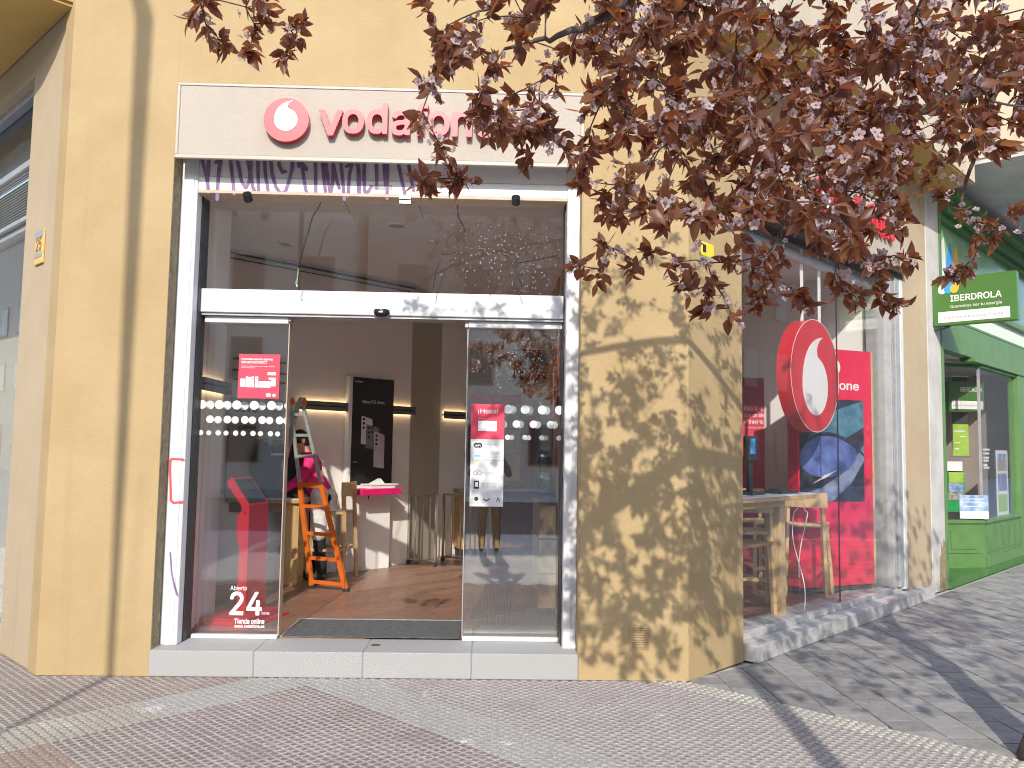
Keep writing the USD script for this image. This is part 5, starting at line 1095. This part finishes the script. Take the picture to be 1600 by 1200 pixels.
while len(tips) < nvis+430 and tries < 40000:
    tries += 1
    q = rng.normal(0, 1, 3); q *= rng.random()**(1/3)/np.linalg.norm(q); P = np.array([2.55, 2.55, 3.80])+q*np.array([3.0, 2.5, 1.55])
    if P[2] < 2.1 or np.linalg.norm(P-CAM) < 1.1 or not shadow_ok(P): continue
    px, py, w = proj(P)
    if w > .1 and -60 < px < 1660 and py > -40 and not main.contains(Point(px, py)): continue
    if w > .1 and -60 < px < 1660 and py > -40 and rng.random() < .8: continue
    tips.append(P)
nl = len(tips)
while len(tips) < nl+340:      # the side of the crown over the right pavement
    P = np.array([rng.uniform(1.9, 5.2), rng.uniform(.4, 4.0), rng.uniform(2.4, 4.8)]); px, py, w = proj(P)
    if w > .1 and -60 < px < 1650 and py > -40: continue
    if np.linalg.norm(P-CAM) > 1.3: tips.append(P)
nl = len(tips)
while len(tips) < nl+130:
    P = np.array([rng.uniform(-.9, .9), rng.uniform(1.9, 4.0), rng.uniform(3.2, 4.6)]); px, py, w = proj(P)
    if py < -45 and P[2]-SUN_TAN*(YF-P[1]) < 2.95 and shadow_ok(P): tips.append(P)
order = np.argsort([min(np.linalg.norm(t-n) for n in nodes) for t in tips])
tw = MB(); leaves, flowers = [], []
nodes = list(nodes)
for k in order:
    t = tips[k]; N = np.array(nodes); dd = np.linalg.norm(N-t, axis=1)+.35*np.maximum(0, t[2]-N[:, 2]-.0)*0+.25*np.maximum(0, N[:, 2]*0+t[2]-N[:, 2]); i = int(np.argmin(dd)); a = N[i]; L = np.linalg.norm(t-a)
    n = max(4, int(L/.05)); s_ = np.linspace(0, 1, n)[:, None]; sag = np.array([0, 0, .10*L])
    path = a*(1-s_)+t*s_+sag*(s_*(1-s_)*4)*rng.uniform(-.2, 1.3)+np.cumsum(rng.normal(0, .008, (n, 3)), 0)*(s_*(1-s_)*3)
    r = np.linspace(min(.0028+.0030*L, .010), .0016, n); tw.tube(path, r, 5, cap=False); nodes += [p for p in path[2::2]]
    d = path[-1]-path[-2]; d /= np.linalg.norm(d)+1e-9
    bloom = rng.random()
    m = rng.integers(11, 18) if bloom > .22 else rng.integers(4, 7)
    for q in range(m): leaves.append((path[-1]-d*rng.uniform(0, .05)+rng.normal(0, .004, 3), d, rng.uniform(.034, .070)))
    for q in range(int(min(20, L/.035))):
        p = path[rng.integers(n//3, n)]; leaves.append((p, rng.normal(0, 1, 3)*.6+d*.5, rng.uniform(.020, .044)))
    for q in range(rng.integers(5, 13) if bloom < .55 else rng.integers(0, 4)): flowers.append(path[rng.integers(n//3, n)]+rng.normal(0, .020, 3))
obj("twigs", tw, "twig", tree, smooth=60, kind="stuff")
def unit(x): return x/(np.linalg.norm(x, axis=-1, keepdims=True)+1e-9)
def leaf_batch(P, D, L):
    N = len(P); L = L[:, None]; up = np.array([0, 0, 1.0]); U = lambda a, b_: rng.uniform(a, b_, (N, 1))
    o = unit(unit(D)*U(.1, .9)+rng.normal(0, .75, (N, 3))-up*.45*U(0, 1)); side = unit(np.cross(o, rng.normal(0, 1, (N, 3))+up*.9)); n = np.cross(side, o)
    W = L*U(.24, .32); cu = U(-.25, .45); fo = U(.1, .6); st = .18*L
    mid = [P, P+o*st]+[P+o*(st+L*t)-n*cu*L*t*t for t in (.33, .68, 1.0)]; q1 = mid[1]+(mid[2]-mid[1])*.25
    l = [q1+side*W*.55+n*fo*W*.55, mid[2]+side*W+n*fo*W, mid[3]+side*W*.68+n*fo*W*.68]; r_ = [q1-side*W*.55+n*fo*W*.55, mid[2]-side*W+n*fo*W, mid[3]-side*W*.68+n*fo*W*.68]
    return np.stack([mid[1], mid[2], mid[3], mid[4], *l, *r_, P+side*.0009, P-side*.0009], 1)
LEAF_F = np.array([[0, 4, 5], [0, 5, 1], [1, 5, 6], [1, 6, 2], [2, 6, 3], [0, 8, 7], [0, 1, 8], [1, 9, 8], [1, 2, 9], [2, 3, 9], [0, 10, 11]])
def flower_batch(P):
    N = len(P); n = unit(rng.normal(0, 1, (N, 3))+np.array([0, -.3, .1])); a = unit(np.cross(n, [.3, .2, 1])); b_ = np.cross(n, a); R = rng.uniform(.011, .0165, (N, 1)); v = []
    for k in range(5):
        t = k*2*np.pi/5; e1 = a*math.cos(t)+b_*math.sin(t); e2 = -a*math.sin(t)+b_*math.cos(t); cup = n*R*rng.uniform(.05, .4, (N, 1))
        v += [P+e1*R*.12, P+e1*R*.6+e2*R*.46+cup*.5, P+e1*R*1.05+e2*R*.25+cup, P+e1*R*1.05-e2*R*.25+cup, P+e1*R*.6-e2*R*.46+cup*.5]
    return np.stack(v, 1), P+n*.0015, R[:, 0]
FLOWER_F = np.array([[o, o+i, o+i+1] for o in (0, 5, 10, 15, 20) for i in (1, 2, 3)])
def joined(V, F): return V.reshape(-1, 3), (F[None]+(np.arange(len(V))*V.shape[1])[:, None, None]).reshape(-1, 3)
def size_seen(P, L):
    v = P-CAM; w = v@Fv; px = 800+FOC*(v@Rv)/np.where(w > .3, w, 1); py = 600-FOC*(v@Uv)/np.where(w > .3, w, 1)
    return np.where((w > .3) & (px > -5) & (px < 1605) & (py > -5) & (py < 1205), L/np.maximum(w, .3), 0)
LP, LD, LL = np.array([q[0] for q in leaves]), np.array([q[1] for q in leaves]), np.array([q[2] for q in leaves])
o_ = np.argsort(-size_seen(LP, LL)); LV = leaf_batch(LP[o_], LD[o_], LL[o_]); rust = rng.random(len(LV)) < .38
for k in range(300): obj("leaf", (LV[k], LEAF_F), "leaf_rust" if rust[k] else "leaf_maroon", tree, smooth=True)
for mt2, sel in (("leaf_rust", rust[300:]), ("leaf_maroon", ~rust[300:])): obj("foliage", joined(LV[300:][sel], LEAF_F), mt2, tree, smooth=True, kind="stuff")
FP = np.array(flowers); FP = FP[np.argsort(-size_seen(FP, np.ones(len(FP))))]; FV, FC, FRr = flower_batch(FP)
for k in range(200): obj("blossom", (FV[k], FLOWER_F), "petal", tree)
obj("blossoms", joined(FV[200:], FLOWER_F), "petal", tree, kind="stuff")
ic0 = trimesh.creation.icosphere(0, 1.0); obj("blossom_eyes", joined(np.asarray(ic0.vertices)[None]*FRr[:, None, None]*.2+FC[:, None], np.asarray(ic0.faces)), "blossom_eye", tree, kind="stuff")
# fallen petals on the tiles
fp = MB()
for k in range(90):
    x, y = rng.uniform(-2.4, 3.2), rng.uniform(3.9, 5.95); a = rng.uniform(0, 6.28); q = np.array([[-.012, 0], [-.003, .006], [.012, .001], [0, -.006]])@np.array([[math.cos(a), -math.sin(a)], [math.sin(a), math.cos(a)]])*rng.uniform(.6, 1.4)
    fp.raw(np.c_[q+[x, y], [.0035, .005, .0035, .006]], [[0, 1, 2], [0, 2, 3]])
obj("fallen_petals", fp, "petal", None, label="pale fallen petals and litter scattered over the pavement tiles", cat="petals", kind="stuff")
print("leaves", len(leaves), "flowers", len(flowers), "tips", len(tips), "tiles", len(cells), "pavers", len(pieces), "boards", nb)
